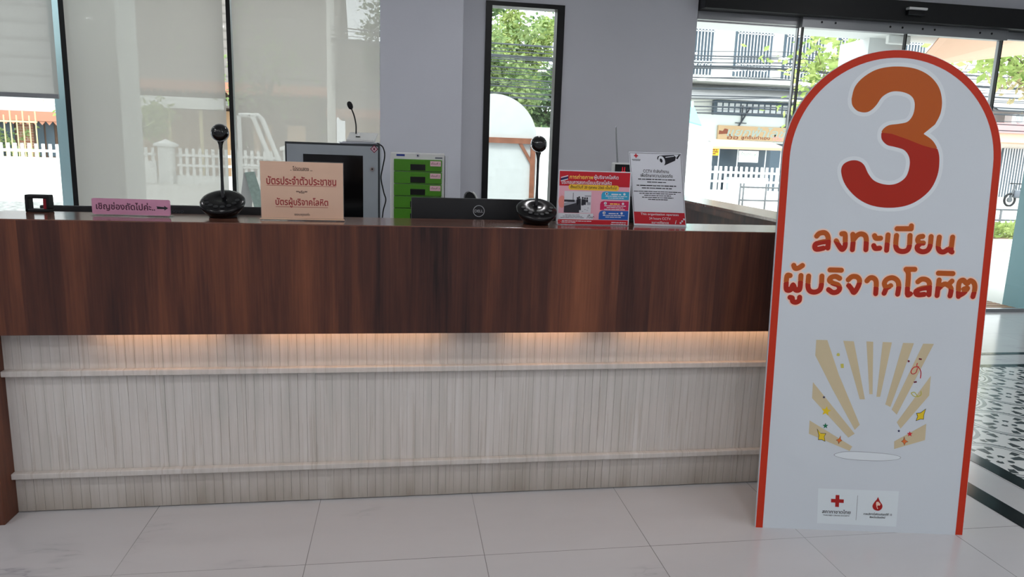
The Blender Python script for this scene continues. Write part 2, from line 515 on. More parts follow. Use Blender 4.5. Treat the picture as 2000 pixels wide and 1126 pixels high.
def ptext(mb, panel, body, ca, cb, d, m, w=None, h=None, bold=0.0, italic=0.0, rot=0.0):
    """lettering centred on (ca, cb), fitted to a width and / or height"""
    vs, fs, x0, x1, y0, y1 = glyphs(body)
    sx = w / (x1 - x0) if w else None; sy = h / (y1 - y0) if h else None
    sx = sx or sy; sy = sy or sx
    c, s_ = math.cos(rot), math.sin(rot); out = []
    e = bold * .8          # heavier strokes: the same outlines laid over each other, a little apart
    for i, (ex, ey) in enumerate(((0, 0), (e, 0), (-e, 0), (0, e), (0, -e)) if bold else ((0, 0),)):
        out = []
        for x, y, k in vs:
            a = (x + ex - (x0 + x1) / 2) * sx; b = (y + ey - (y0 + y1) / 2) * sy; a += b * italic
            out.append(panel(ca + a * c - b * s_, cb + a * s_ + b * c, d + 5.5e-5 * i + 4e-6 * (k % 12)))
        mb.add(out, fs, m)
def pdash(mb, panel, ca, cb, w, h, d, m, seed):
    """a line of print too small to read: short strokes of uneven length"""
    r = random.Random(seed); a = ca - w / 2
    while a < ca + w / 2 - h:
        l = r.uniform(2.0, 6.0) * h
        prect(mb, panel, a, min(a + l, ca + w / 2), cb - h * r.uniform(.35, .5), cb + h * r.uniform(.3, .5), d, m); a += l + h * r.uniform(.3, .6)

# ================================================================== the setting
Y_W = 3.48          # inner face of the back wall
def wall(name, boxes, m='white_paint'):
    mb = MB()
    for b in boxes: mb.box(*b, m)
    return struct(mb.build(name))

mb = MB(); mb.box(-6.2, 7.7, -6.2, Y_W + 0.2, -0.12, 0.0, 'marble_tile'); struct(mb.build('floor'))
mb = MB(); mb.box(-6.2, 7.7, -6.2, Y_W + 0.2, 3.1, 3.25, 'ceiling_white'); struct(mb.build('ceiling'))
wall('wall_left', [(-6.2, -6.0, -6.0, Y_W + 0.2, 0, 3.1)])
wall('wall_right', [(7.5, 7.7, -6.0, Y_W + 0.2, 0, 3.1)])
wall('wall_front', [(-6.2, 7.7, -6.2, -6.0, 0, 3.1)])
# back wall: glazed bays on the left, a narrow window, the entrance on the right
wall('wall_back', [(-6.0, -0.10, Y_W, Y_W + 0.2, 2.75, 3.1), (-6.0, -0.10, Y_W, Y_W + 0.2, 0, 0.08),
                   (-0.10, 0.672, Y_W, Y_W + 0.2, 0, 3.1), (1.330, 2.495, Y_W, Y_W + 0.2, 0, 3.1),
                   (0.672, 1.330, Y_W, Y_W + 0.2, 2.60, 3.1), (0.672, 1.330, Y_W, Y_W + 0.2, 0, 0.55),
                   (2.495, 7.5, Y_W, Y_W + 0.2, 2.80, 3.1)])
mb = MB(); mb.bev(-0.172, 0.468, 3.2, Y_W, 0, 3.1, 'column_paint', 0.006); struct(mb.build('column_back'))

# dark inlay strips and patterned carpet of tiles by the entrance
def strip(name, boxes, m):
    mb = MB()
    for b in boxes: mb.box(*b, -0.001, 0.0015, m)
    return struct(mb.build(name))
strip('trim_1', [(2.400, 2.500, -4.0, 2.05), (2.500, 7.4, 1.99, 2.05)], 'black_stone')
strip('trim_2', [(2.700, 2.785, -4.0, 1.745), (2.785, 7.4, 1.680, 1.745)], 'black_stone')
strip('floor_inlay', [(2.785, 7.4, -4.0, 1.680)], 'encaustic_tile')

# glazed bays: frame + glass (structure)
def window(name, x0, x1, z0, z1, fl, fr_, ft, fb, y0=Y_W, y1=Y_W + 0.07):
    mb = MB()
    mb.box(x0, x0 + fl, y0, y1, z0, z1, 'black_frame'); mb.box(x1 - fr_, x1, y0, y1, z0, z1, 'black_frame')
    mb.box(x0 + fl, x1 - fr_, y0, y1, z1 - ft, z1, 'black_frame'); mb.box(x0 + fl, x1 - fr_, y0, y1, z0, z0 + fb, 'black_frame')
    o = struct(mb.build(name))
    g = MB(); g.box(x0 + fl - .005, x1 - fr_ + .005, y0 + 0.035, y0 + 0.043, z0 + fb - .005, z1 - ft + .005, 'clear_glass')
    g.build('window_glass', o)
    return o
window('window_1', -4.6, -2.540, 0.08, 2.75, 0.02, 0.019, 0.05, 0.06)
window('window_2', -2.540, -1.342, 0.08, 2.75, 0.019, 0.016, 0.05, 0.06)
window('window_3', -1.342, -0.100, 0.08, 2.75, 0.016, 0.02, 0.05, 0.06)
window('window_4', 0.672, 1.330, 0.55, 2.605, 0.052, 0.062, 0.035, 0.06, Y_W - 0.02, Y_W + 0.10)
wall('wall_back_end', [(-6.0, -4.6, Y_W, Y_W + 0.2, 0.08, 2.75)])

# roller blinds in the three bays
def blind(label, x0, x1, zb):
    t = thing('roller_blind', label, 'blind', (x0, 3.43, zb), 'roller blinds in the glazed bays')
    mb = MB(); mb.add([(x0, 3.43, zb), (x1, 3.43, zb), (x1, 3.43, 2.72), (x0, 3.43, 2.72)], [(0, 1, 2, 3)], 'screen_fabric'); mb.build('fabric', t)
    mb = MB(); mb.bev(x0, x1, 3.422, 3.438, zb - 0.034, zb, 'aluminium', 0.004); mb.build('bottom_bar', t)
    mb = MB(); mb.tube([(x0, 3.43, 2.735), (x1, 3.43, 2.735)], 0.022, 'white_plastic', 16); mb.build('roller', t)
blind('half raised beige roller blind with a bare glass strip below it', -4.55, -2.580, 1.715)
blind('lowered beige roller blind between the two black window posts', -2.500, -1.372, 0.2)
blind('lowered beige roller blind beside the white column', -1.303, -0.180, 0.2)

# entrance: header, glass panels, rails (structure)
mb = MB(); mb.bev(2.50, 7.5, 3.34, Y_W + 0.1, 2.640, 2.812, 'header_black', 0.006)
hd = struct(mb.build('door_1'))
mb = MB(); mb.box(2.50, 3.44, Y_W, Y_W + 0.05, 2.575, 2.640, 'aluminium'); mb.box(2.505, 3.44, Y_W + .01, Y_W + 0.03, 2.555, 2.568, 'aluminium')
mb.box(3.44, 5.47, 3.43, Y_W + .02, 2.555, 2.640, 'aluminium'); mb.box(5.47, 7.5, Y_W, Y_W + 0.05, 2.575, 2.640, 'aluminium'); mb.build('door_rail', hd)
def pane(x0, x1, y, posts):
    g = MB(); g.box(x0, x1, y, y + 0.010, 0.02, 2.575, 'clear_glass'); p = g.build('glass_panel', hd)
    f = MB()
    for a, b, m in posts: f.box(a, b, y - 0.012, y + 0.022, 0.0, 2.575, m)
    f.box(x0, x1, y - 0.008, y + 0.018, 0.0, 0.03, 'aluminium')
    f.build('panel_edge', p)
pane(2.50, 3.44, Y_W + 0.02, [(3.434, 3.446, 'aluminium')])
pane(3.456, 4.456, 3.45, [(3.455, 3.463, 'black_frame'), (4.452, 4.456, 'black_frame')])
pane(4.461, 5.438, 3.45, [(4.460, 4.463, 'black_frame'), (5.428, 5.438, 'black_frame')])
pane(5.445, 7.45, Y_W + 0.02, [(5.445, 5.462, 'aluminium')])
bb = MB()
for x in (3.62, 3.75, 4.28, 4.40, 4.60, 4.72, 5.18, 5.30): bb.tube([(x, 3.428, 2.605), (x, 3.433, 2.605)], 0.010, 'black_frame', 8)
bb.build('bolt', hd)
s_ = thing('door_sensor', 'small dark motion sensor with silver lip on black door header', 'sensor', (4.43, 3.30, 2.735))
mb = MB(); mb.bev(4.345, 4.515, 3.300, 3.342, 2.690, 2.732, 'black_matte', 0.006); mb.build('housing', s_)
mb = MB(); mb.bev(4.342, 4.518, 3.288, 3.340, 2.732, 2.752, 'white_plastic', 0.004); mb.build('lip', s_)

# round downlights in the ceiling
lamp0 = None
for x, y in [(x, y) for x in (-4.4, -2.6, -0.8, 1.0, 2.8, 4.6, 6.2) for y in (-5.0, -3.4, -1.7)] + [(-3.0, 1.5), (0.8, 1.5), (4.4, 1.5)]:
    if lamp0 is None:
        t = lamp0 = thing('ceiling_light', 'round white downlight set flush in the ceiling', 'lamp', (x, y, 3.1), 'ceiling downlights')
        f = MB(); f.lathe([(.090, -.002), (.105, -.006), (.108, -.001), (.108, .0)], (x, y, 3.1), 'white_plastic', 28); f.build('trim_ring', t, True, 40)
        d = MB(); d.lathe([(.001, -.0045), (.089, -.0045), (.089, -.002)], (x, y, 3.1), 'lamp_white', 28); d.build('diffuser', t)
    else:
        t = copy_tree(lamp0); t.location = (x, y, 3.1)

# ================================================================== reception counter
X0, X1 = -1.46, 2.02
ct = thing('reception_counter', 'long dark brown wood reception counter with pale grooved lower front', 'counter', (0.3, 0.0, 0))
mb = MB(); mb.bev(X0, X1, 0.0, 0.022, 0.700, 1.0965, 'walnut_laminate', 0.001); mb.build('fascia', ct)
mb = MB(); mb.bev(X0, 1.905, 0.0, 0.316, 1.0965, 1.10, 'walnut_laminate_top', 0.001); mb.box(X0, 1.905, .023, .316, 1.082, 1.0965, 'walnut_laminate_top')
mb.build('ledge', ct)
mb = MB(); mb.bev(X0, -1.402, 0.0, 0.30, 0.0, 0.700, 'walnut_laminate', 0.0015); mb.build('end_panel', ct)
mb = MB(); mb.box(X0, X1, 0.022, 0.092, 0.714, 0.726, 'walnut_laminate'); mb.build('soffit', ct)
mb = MB(); mb.box(X0 + .01, 1.85, 0.115, 0.300, 0.0, 1.085, 'walnut_laminate'); mb.build('carcass', ct)
# grooved boards
mb = MB(); prof = []; r = random.Random(4); x = -1.402
while x < X1:
    w = r.choice((0.030, 0.031, 0.032, 0.033)); e = min(x + w, X1)
    d_ = r.choice((.0010, .0016, .0024)); prof += [(x, 0.0927 + d_), (x + 0.0008, 0.0927), (e - 0.0008, 0.0927), (e, 0.0927 + d_)]; x = e
n = len(prof); vs = [(a, b, z) for z in (0.004, 0.700) for a, b in prof]
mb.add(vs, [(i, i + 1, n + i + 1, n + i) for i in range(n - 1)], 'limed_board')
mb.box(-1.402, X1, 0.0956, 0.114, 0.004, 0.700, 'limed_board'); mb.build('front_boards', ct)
for z in (0.530, 0.141):
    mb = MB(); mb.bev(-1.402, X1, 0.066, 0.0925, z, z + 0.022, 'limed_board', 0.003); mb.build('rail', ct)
for a, b in ((-1.08, -0.66), (-0.52, 0.16), (0.40, 0.72), (0.86, 1.95)):
    mb = MB(); mb.box(a, b, 0.034, 0.046, 0.7045, 0.7135, 'led_warm'); mb.build('light_strip', ct)
# the return of the counter towards the entrance
ua = Vector((0.097, 0.9953, 0)); un = Vector((0.9953, -0.097, 0)); pr = Vector((1.82, 0.665, 0))
def ret(a0, a1, c0, c1, z0, z1, m, nm):
    mb = MB(); vs = [tuple(pr + ua * a + un * c + Vector((0, 0, z))) for a in (a0, a1) for c in (c0, c1) for z in (z0, z1)]
    mb.add(vs, [(0, 1, 3, 2), (4, 6, 7, 5), (0, 4, 5, 1), (2, 3, 7, 6), (0, 2, 6, 4), (1, 5, 7, 3)], m); mb.build(nm, ct)
ret(-0.66, 2.45, 0.0, 0.252, 1.085, 1.10, 'walnut_laminate_top', 'return_ledge')
ret(-0.34, 2.45, 0.004, 0.022, 1.044, 1.085, 'walnut_laminate', 'return_apron')
ret(-0.34, 2.45, 0.05, 0.230, 0.0, 1.085, 'walnut_laminate', 'return_panel')

# ================================================================== furniture behind the counter
dk = thing('staff_desk', 'white staff desk behind the counter carrying the monitors', 'desk', (-0.2, 0.6, 0))
mb = MB(); mb.bev(-1.43, 1.35, 0.335, 0.84, 0.715, 0.74, 'desk_white', 0.003); mb.build('desktop', dk)
for x in (-1.41, -0.2, 1.32):
    mb = MB(); mb.box(x - .012, x + .012, 0.345, 0.82, 0, 0.715, 'desk_white'); mb.build('leg', dk)
cr = thing('credenza', 'low grey cabinet behind the staff desk under the green drawers', 'cabinet', (0.2, 1.25, 0))
mb = MB(); mb.bev(-0.95, 1.50, 1.08, 1.50, 0.05, 0.93, 'office_grey', 0.004); mb.build('body', cr)
mb = MB(); mb.bev(-0.96, 1.51, 1.07, 1.51, 0.93, 0.95, 'desk_white', 0.003); mb.build('top', cr)
mb = MB(); mb.box(-0.93, 1.48, 1.10, 1.48, 0.0, 0.05, 'black_matte'); mb.build('plinth', cr)
for i in range(4):
    a = -0.93 + i * .605
    mb = MB(); mb.bev(a, a + .595, 1.068, 1.08, 0.08, 0.90, 'office_grey', 0.003); d = mb.build('door', cr)
    mb = MB(); mb.tube([(a + .54, 1.055, .60), (a + .54, 1.055, .72)], .006, 'chrome', 8); mb.tube([(a + .54, 1.055, .605), (a + .54, 1.07, .605)], .004, 'chrome', 6); mb.tube([(a + .54, 1.055, .715), (a + .54, 1.07, .715)], .004, 'chrome', 6); mb.build('handle', d)

def monitor(label, x0, x1, y, ztop, h, logo=None):
    xc = (x0 + x1) / 2
    t = thing('computer_monitor', label, 'monitor', (xc, y + .04, 0.74), 'monitors on the staff desk')
    mb = MB(); mb.bev(x0, x1, y, y + 0.022, ztop - h, ztop, 'black_matte', 0.005); hs = mb.build('housing', t, True, 40)
    mb = MB(); mb.bev(xc - .14, xc + .14, y - 0.012, y + .004, ztop - h + .05, ztop - .10, 'black_matte', 0.008); mb.build('back_bulge', t)
    mb = MB(); mb.box(x0 + .008, x1 - .008, y + .0222, y + .0235, ztop - h + .014, ztop - .008, 'black_gloss'); mb.build('screen', t)
    mb = MB(); mb.bev(xc - .035, xc + .035, y - .035, y - .012, 0.752, ztop - h * .45, 'black_matte', .006); mb.build('stand', t)
    mb = MB(); mb.bev(xc - .11, xc + .11, y - .06, y + .12, 0.74, 0.754, 'black_matte', .006); mb.build('foot', t)
    if logo:
        body, ca, cb, w, m, ring = logo
        P = Panel((x0, y, ztop - h), (1, 0, 0), (0, 0, 1), (0, -1, 0)); mb = MB()
        ptext(mb, P, body, ca - x0, cb - ztop + h, .0006, m, w=w, bold=.01)
        if ring:
            o_ = disc(ca - x0, cb - ztop + h, ring, seg=40); i_ = disc(ca - x0, cb - ztop + h, ring * .90, seg=40)
            pm(mb, P, o_ + i_, [(k, (k + 1) % 40, 40 + (k + 1) % 40, 40 + k) for k in range(40)], .0006, m)
        mb.build('logo', t)
mat('silver_print', (176, 180, 184), 0.4); mat('dim_print', (62, 64, 70), 0.5)
monitor('black monitor back with round ringed logo behind the right webcam', 0.039, 0.614, 0.42, 1.179, 0.345, ('DELL', 0.324, 1.127, 0.036, 'silver_print', 0.0245))
monitor('black monitor back with faint lettering behind the pink sign', -1.000, -0.560, 0.42, 1.123, 0.30, ('lenovo', -0.893, 1.103, 0.062, 'dim_print', None))
monitor('black slim monitor with grey top edge at the far left', -1.400, -1.015, 0.44, 1.112, 0.28)
monitor('black monitor hidden behind the red poster and the camera notice', 0.74, 1.100, 0.42, 1.205, 0.34)

st = thing('desk_stamp', 'small black and red loop handled item at the far left behind ledge', 'desk item', (-1.37, 0.29, 1.10))
mb = MB()
mb.bev(-1.366, -1.354, .262, .302, 1.10, 1.157, 'black_matte', .003); mb.bev(-1.366, -1.284, .262, .302, 1.150, 1.164, 'black_matte', .004); mb.bev(-1.294, -1.284, .262, .302, 1.112, 1.157, 'black_matte', .003); mb.build('frame', st)
mb = MB(); mb.bev(-1.306, -1.2945, .266, .298, 1.112, 1.150, 'red_plastic', .002); mb.build('inner_side', st)
mb = MB(); mb.bev(-1.366, -1.284, .262, .302, 1.10, 1.112, 'black_matte', .003); mb.build('base', st)

# desk calendar, an open tent of card
cl = thing('desk_calendar', 'pale green tent calendar standing behind the left webcam', 'calendar', (-0.745, 1.2, 0.95))
mat('pale_green_card', (176, 200, 190), 0.7, var=.12, vscale=60)
mb = MB()
mb.add([(-0.835, 1.20, .95), (-0.790, 1.20, 1.236), (-0.738, 1.24, 1.243), (-0.780, 1.24, .95)], [(0, 1, 2, 3)], 'white_plastic'); mb.build('back_card', cl)
mb = MB()
vs = [(-0.783, 1.188, 1.238), (-0.738, 1.195, 1.243), (-0.650, 1.18, 0.95), (-0.712, 1.17, 0.95)]
mb.add(vs + [(x, y + .003, z) for x, y, z in vs], [(0, 1, 2, 3), (7, 6, 5, 4), (0, 4, 5, 1), (1, 5, 6, 2), (2, 6, 7, 3), (3, 7, 4, 0)], 'pale_green_card'); mb.build('front_card', cl)

# equipment rack with a glass door
rk = thing('equipment_rack', 'tall grey equipment cabinet with black glass door', 'cabinet', (-0.443, 2.4, 0))
a0, a1, yr, zt = -0.742, -0.143, 2.2, 1.410
mb = MB(); mb.bev(a0 + .004, a1 - .004, yr + .02, yr + .46, 0.0, zt - .006, 'grey_metal', .004); mb.build('cabinet_body', rk)
mb = MB(); mb.bev(a0, a1, yr + .004, yr + .022, .04, zt, 'dark_edge', .003); mb.build('door_seal', rk)
mb = MB()
for bx in ((a0 + .012, a0 + .113, .052, zt - .014), (a1 - .108, a1 - .012, .052, zt - .014), (a0 + .113, a1 - .108, zt - .075, zt - .014), (a0 + .113, a1 - .108, .052, .12)):
    mb.box(bx[0], bx[1], yr - .008, yr + .004, bx[2], bx[3], 'grey_metal')
dr = mb.build('door', rk)
mb = MB(); mb.box(a0 + .108, a1 - .103, yr - .002, yr + .002, .115, zt - .072, 'smoked_glass'); mb.build('glass', dr)
mb = MB(); mb.tube([(-.192, yr - .016, 1.251), (-.192, yr - .008, 1.251)], .013, 'chrome', 20); mb.tube([(-.192, yr - .018, 1.251), (-.192, yr - .016, 1.251)], .006, 'black_matte', 12); mb.build('lock', dr)
P = Panel((-.179, yr - .0082, 1.380), (1, 0, 0), (0, 0, 1), (0, -1, 0)); mat('maroon_print', (120, 24, 48), .5); mat('pink_print', (214, 186, 196), .5)
mb = MB(); q = .026
ppoly(mb, P, [(q, 0), (0, q), (-q, 0), (0, -q)], .0004, 'maroon_print'); q = .019
ppoly(mb, P, [(q, 0), (0, q), (-q, 0), (0, -q)], .0008, 'pink_print')
ppoly(mb, P, disc(0, -.002, .0065), .0012, 'maroon_print'); prect(mb, P, -.006, .007, .004, .008, .0012, 'maroon_print'); mb.build('sticker', dr)

# paging microphone on papers
pp = thing('paper_stack', 'loose white papers lying on top of the grey cabinet', 'papers', (-.29, 2.36, 1.410))
for i, (x, y, a) in enumerate(((-.40, 2.26, .10), (-.41, 2.27, -.06), (-.385, 2.265, .03))):
    mb = MB(); c_, s__ = math.cos(a), math.sin(a)
    vs = [(x + u * c_ - v * s__, y + u * s__ + v * c_, 1.411 + i * .0045 + dz) for dz in (0, .004) for u, v in ((0, 0), (.24, 0), (.24, .17), (0, .17))]
    mb.add(vs, [(0, 1, 2, 3), (7, 6, 5, 4), (0, 4, 5, 1), (1, 5, 6, 2), (2, 6, 7, 3), (3, 7, 4, 0)], 'paper_white'); mb.build('sheet', pp)
mc = thing('paging_microphone', 'black gooseneck paging microphone with a white wedge base', 'microphone', (-.27, 2.33, 1.424))
mb = MB(); zz = 1.425
vs = [(-.362, 2.262, zz), (-.182, 2.262, zz), (-.182, 2.40, zz), (-.362, 2.40, zz), (-.360, 2.262, zz + .012), (-.184, 2.262, zz + .012), (-.160, 2.395, zz + .062), (-.345, 2.395, zz + .062)]
mb.add(vs, [(0, 1, 2, 3), (4, 5, 6, 7), (0, 1, 5, 4), (1, 2, 6, 5), (2, 3, 7, 6), (3, 0, 4, 7)], 'white_plastic'); mb.build('base', mc)
mb = MB(); mb.box(-.303, -.275, 2.302, 2.318, zz + .029, zz + .036, 'black_matte'); mb.build('button', mc)
gp = smooth_line([(-.305, 1.478), (-.305, 1.535), (-.3165, 1.594), (-.334, 1.640)], sub=6)
mb = MB(); mb.tube([(x, 2.37, z) for x, z in gp], .0045, 'black_matte', 10); mb.build('gooseneck', mc, True)
mb = MB(); mx_ = Matrix.Rotation(math.radians(-22), 4, 'Y')
mb.lathe([(.006, 0), (.012, .004), (.0165, .014), (.018, .028), (.0155, .042), (.009, .051), (.002, .053)], (-.333, 2.37, 1.636), 'dark_rubber', 20, mx_); mb.build('windscreen', mc, True)
mb = MB(); mb.tube([(x, 2.215, z) for x, z in smooth_line([(-.16, 1.418), (-.125, 1.395), (-.112, 1.34), (-.128, 1.25), (-.136, 1.19), (-.118, 1.10), (-.105, 1.05), (-.122, .98), (-.13, .90)], sub=5)], .0042, 'dark_rubber', 8)
tag(mb.build('cable', None, True), 'thin dark cable hanging down beside the grey equipment cabinet', 'cable')

# green drawer unit
du = thing('drawer_unit', 'white desktop drawer unit with bright green drawers', 'drawers', (.079, 1.26, .95))
mat('drawer_green', (76, 140, 34), .45); mat('label_pink', (236, 196, 206), .6); mat('blue_print', (40, 60, 140), .5); mat('slot_black', (14, 16, 14), .4)
mb = MB(); mb.bev(-.058, .216, 1.10, 1.40, .95, 1.363, 'white_plastic', .006); mb.build('casing', du)
P = Panel((-.058, 1.10, .95), (1, 0, 0), (0, 0, 1), (0, -1, 0))
mb = MB(); prect(mb, P, .030, .072, .394, .404, .0004, 'blue_print'); mb.build('blue_label', du)
mb = MB(); prect(mb, P, .225, .262, .386, .394, .0004, 'grey_print'); mb.build('grey_label', du)
mb = MB(); mb.tube([(.079, 1.098, 1.349), (.079, 1.101, 1.349)], .008, 'chrome', 16); mb.tube([(.079, 1.096, 1.349), (.079, 1.098, 1.349)], .004, 'black_matte', 10); mb.build('lock', du)
zt = 1.330
for i in range(6):
    z1 = zt - i * .0622; z0 = z1 - .0595
    mb = MB(); mb.bev(-.040, .202, 1.088, 1.101, z0, z1, 'drawer_green', .003); d = mb.build('drawer', du)
    mb = MB(); mb.bev(.042, .118, 1.0865, 1.092, z0 + .004, z1 - .024, 'slot_black', .002); mb.build('handle', d)
    mb = MB(); mb.bev(.046, .112, 1.0868, 1.090, z1 - .016, z1 - .006, 'drawer_green', .001); mb.build('card_slot', d)
    if i < 4:
        P = Panel((.142, 1.0875, z1 - .032), (1, 0, 0), (0, 0, 1), (0, -1, 0))
        mb = MB(); prect(mb, P, 0, .054, 0, .026, .0004, 'label_pink'); ptext(mb, P, 'เดือนที่ %d' % (i + 1), .027, .014, .0008, 'maroon_print', w=.044, bold=.01); mb.build('name_label', d)
fo = thing('document_sheet', 'upright white sheet leaning on the side of the green drawers', 'paper', (.225, 1.15, .95))
mb = MB(); vs = [(.2205, 1.11, .952), (.228, 1.11, .952), (.2355, 1.10, 1.352), (.2185, 1.10, 1.352)]
mb.add(vs + [(x, y + .20, z) for x, y, z in vs], [(0, 1, 2, 3), (7, 6, 5, 4), (0, 4, 5, 1), (1, 5, 6, 2), (2, 6, 7, 3), (3, 7, 4, 0)], 'paper_white'); mb.build('sheet', fo)

# office chair seen edge-on behind the monitor
oc = thing('office_chair', 'black office chair whose rounded back tip shows above the monitor', 'chair', (.40, .98, 0))
bk = smooth_line([(.425, .56), (.405, .74), (.385, .92), (.368, 1.06), (.352, 1.125)], sub=5)
outl = [(x - .030, z) for x, z in bk] + [(.308, 1.150), (.311, 1.166), (.320, 1.178), (.333, 1.182), (.346, 1.176), (.356, 1.163), (.366, 1.145)] + [(x + .024, z) for x, z in bk[::-1]]
mb = MB(); mb.prism(outl, .93, 1.00, lambda a, b, d: (a, d, b), 'black_matte'); mb.build('backrest', oc)
mb = MB(); mb.tube([(.350, .965, 1.179), (.362, .965, 1.165), (.374, .965, 1.140)] + [(x + .029, .965, z) for x, z in bk[::-1]], .005, 'white_plastic', 8); mb.build('back_frame', oc)
mb = MB(); mb.bev(.06, .43, .90, 1.04, .44, .52, 'black_matte', .03, 4); mb.build('seat', oc)
mb = MB(); mb.tube([(.25, .97, .09), (.25, .97, .44)], .025, 'black_matte', 16); mb.build('column', oc)
for k in range(5):
    a = 2 * math.pi * k / 5; e = (.25 + .07 * math.cos(a), .97 + .07 * math.sin(a))
    e = (.25 + .2 * math.cos(a), .97 + .1 * math.sin(a))
    mb = MB(); mb.tube([(.25, .97, .09), (e[0], e[1], .065)], [.02, .012], 'black_matte', 8); l_ = mb.build('base_arm', oc)
    mb = MB(); mb.tube([(e[0], e[1] - .012, .027), (e[0], e[1] + .012, .027)], .027, 'dark_rubber', 14); mb.tube([(e[0], e[1], .05), (e[0], e[1], .066)], .008, 'chrome', 8); mb.build('caster', l_)

# small radio set with an aerial on a file box
fb = thing('file_box', 'dark document box on the low cabinet under the radio', 'box', (1.22, 1.2, .95))
mb = MB(); mb.bev(1.10, 1.40, 1.12, 1.40, .95, 1.20, 'office_grey', .004); mb.build('box_body', fb)
mb = MB(); mb.bev(1.095, 1.405, 1.115, 1.405, 1.20, 1.225, 'office_grey', .004); mb.build('lid', fb)
rd = thing('radio_clock', 'small white set with black front, red digits and a metal aerial', 'radio', (1.19, 1.2, 1.225))
mb = MB(); mb.bev(1.132, 1.262, 1.17, 1.22, 1.225, 1.347, 'white_plastic', .008); mb.build('case', rd)
mb = MB(); mb.box(1.140, 1.254, 1.1685, 1.1702, 1.238, 1.338, 'black_gloss'); mb.build('display', rd)
mat('red_digits', (220, 30, 50), .5, emit=.5)
P = Panel((1.140, 1.1685, 1.238), (1, 0, 0), (0, 0, 1), (0, -1, 0)); mb = MB()
for a in (.040, .052): prect(mb, P, a, a + .004, .066, .086, .0004, 'red_digits')
prect(mb, P, .036, .060, .060, .064, .0004, 'red_digits'); mb.build('digits', rd)
mb = MB(); mb.tube([(1.162, 1.20, 1.345), (1.150, 1.20, 1.45), (1.142, 1.20, 1.532)], [.0055, .0045, .0035], 'aluminium', 8); mb.tube([(1.142, 1.20, 1.532), (1.1415, 1.20, 1.538)], .0035, 'chrome', 8); mb.build('aerial', rd)

# ================================================================== things on the counter ledge
mat('pink_paper', (226, 158, 190), .5, var=.05, vscale=14); mat('plum_print', (84, 20, 52), .6); mat('beige_paper', (236, 197, 168), .5, var=.03, vscale=9)
mat('crimson_print', (166, 28, 26), .6); mat('brown_print', (70, 30, 22), .6)
def plate(mb, P, poly, d0, d1, m): mb.prism(poly, d0, d1, lambda a, b, d: P(a, b, d), m)

t = thing('next_window_sign', 'small pink acrylic counter sign with black arrow', 'sign', (-.972, .178, 1.10))
P = Panel((-1.108, .188, 1.10), (.9962, -.0875, 0), (0, 0, 1), (-.0875, -.9962, 0))
mb = MB(); plate(mb, P, rrect(0, .274, .005, .062, .006), -.006, .0, 'pink_paper'); mb.build('board', t)
mb = MB(); ptext(mb, P, 'เชิญช่องถัดไปค่ะ..', .118, .0335, .0004, 'plum_print', w=.206, h=.031, bold=.03); mb.build('printed_text', t)
mb = MB(); ppoly(mb, P, [(.228, .029), (.254, .029), (.254, .024), (.268, .0325), (.254, .041), (.254, .036), (.226, .0385), (.229, .034)], .0004, 'black_print'); mb.build('arrow', t)
mb = MB(); plate(mb, P, [(-.001, .0), (.275, .0), (.275, .005), (-.001, .005)], -.035, .012, 'clear_acrylic'); plate(mb, P, rrect(-.001, .275, .004, .063, .006), .0012, .0027, 'clear_acrylic'); mb.build('holder', t)

def webcam(label, x, y):
    t = thing('conference_camera', label, 'camera', (x, y, 1.10), 'conference cameras on the ledge')
    mb = MB(); mb.lathe([(.046, 0), (.050, .003), (.050, .012), (.058, .022)], (x, y, 1.10), 'dark_rubber', 40); mb.build('foot', t, True, 50)
    tilt = Matrix.Rotation(math.radians(28), 4, 'X')
    mb = MB(); mb.lathe([(.030, -.028), (.054, -.026), (.071, -.016), (.0800, .002), (.0805, .008), (.0760, .015), (.062, .0205), (.028, .0255), (.023, .0235), (.004, .0225)], (x, y, 1.150), 'black_satin', 56, tilt); bd = mb.build('base', t, True, 60)
    mb = MB()
    for k in range(8):
        a = math.pi * (1.04 + k / 7 * .92)
        rr = .056; c = Vector((rr * math.cos(a), rr * math.sin(a), .0222)); c = tilt @ c
        mb.lathe([(.0085, -.001), (.0085, .0008), (.007, .0016)], Vector((x, y, 1.150)) + c, 'button_grey', 14, tilt)
    mb.build('button', bd)
    yt = y + .004
    mb = MB(); mb.tube([(x, yt, 1.158), (x, yt, 1.185), (x, yt, 1.23), (x, yt, 1.30), (x, yt, 1.350), (x, yt, 1.366), (x, yt, 1.376), (x, yt, 1.385)], [.0105, .0070, .0056, .0054, .0060, .0078, .0110, .0150], 'black_gloss', 20); mb.build('stem', t, True, 60)
    bm = bmesh.new(); bmesh.ops.create_uvsphere(bm, u_segments=40, v_segments=24, radius=.0315)
    bmesh.ops.translate(bm, verts=bm.verts[:], vec=(x, yt, 1.409))
    mb = MB(); mb.bm(bm, 'black_gloss'); hd_ = mb.build('camera_head', t, True)
    rot = Matrix.Rotation(math.radians(78), 4, 'X')
    mb = MB(); mb.lathe([(.0312, -.0012), (.0326, -.0012), (.0326, .0016), (.0312, .0016)], (x, yt, 1.409), 'chrome', 40, rot @ Matrix.Translation((0, 0, .004))); mb.build('trim_ring', hd_, True, 30)
    mb = MB(); mb.lathe([(.015, .026), (.0135, .0300), (.009, .0312), (.0085, .0300), (.004, .0318), (.001, .0322)], (x, yt, 1.409), 'black_gloss', 28, rot); mb.build('lens', hd_, True, 40)
webcam('black conference camera on stem at left, between pink and beige signs', -.660, .203)
webcam('black conference camera on stem at right, beside the red poster', .523, .160)

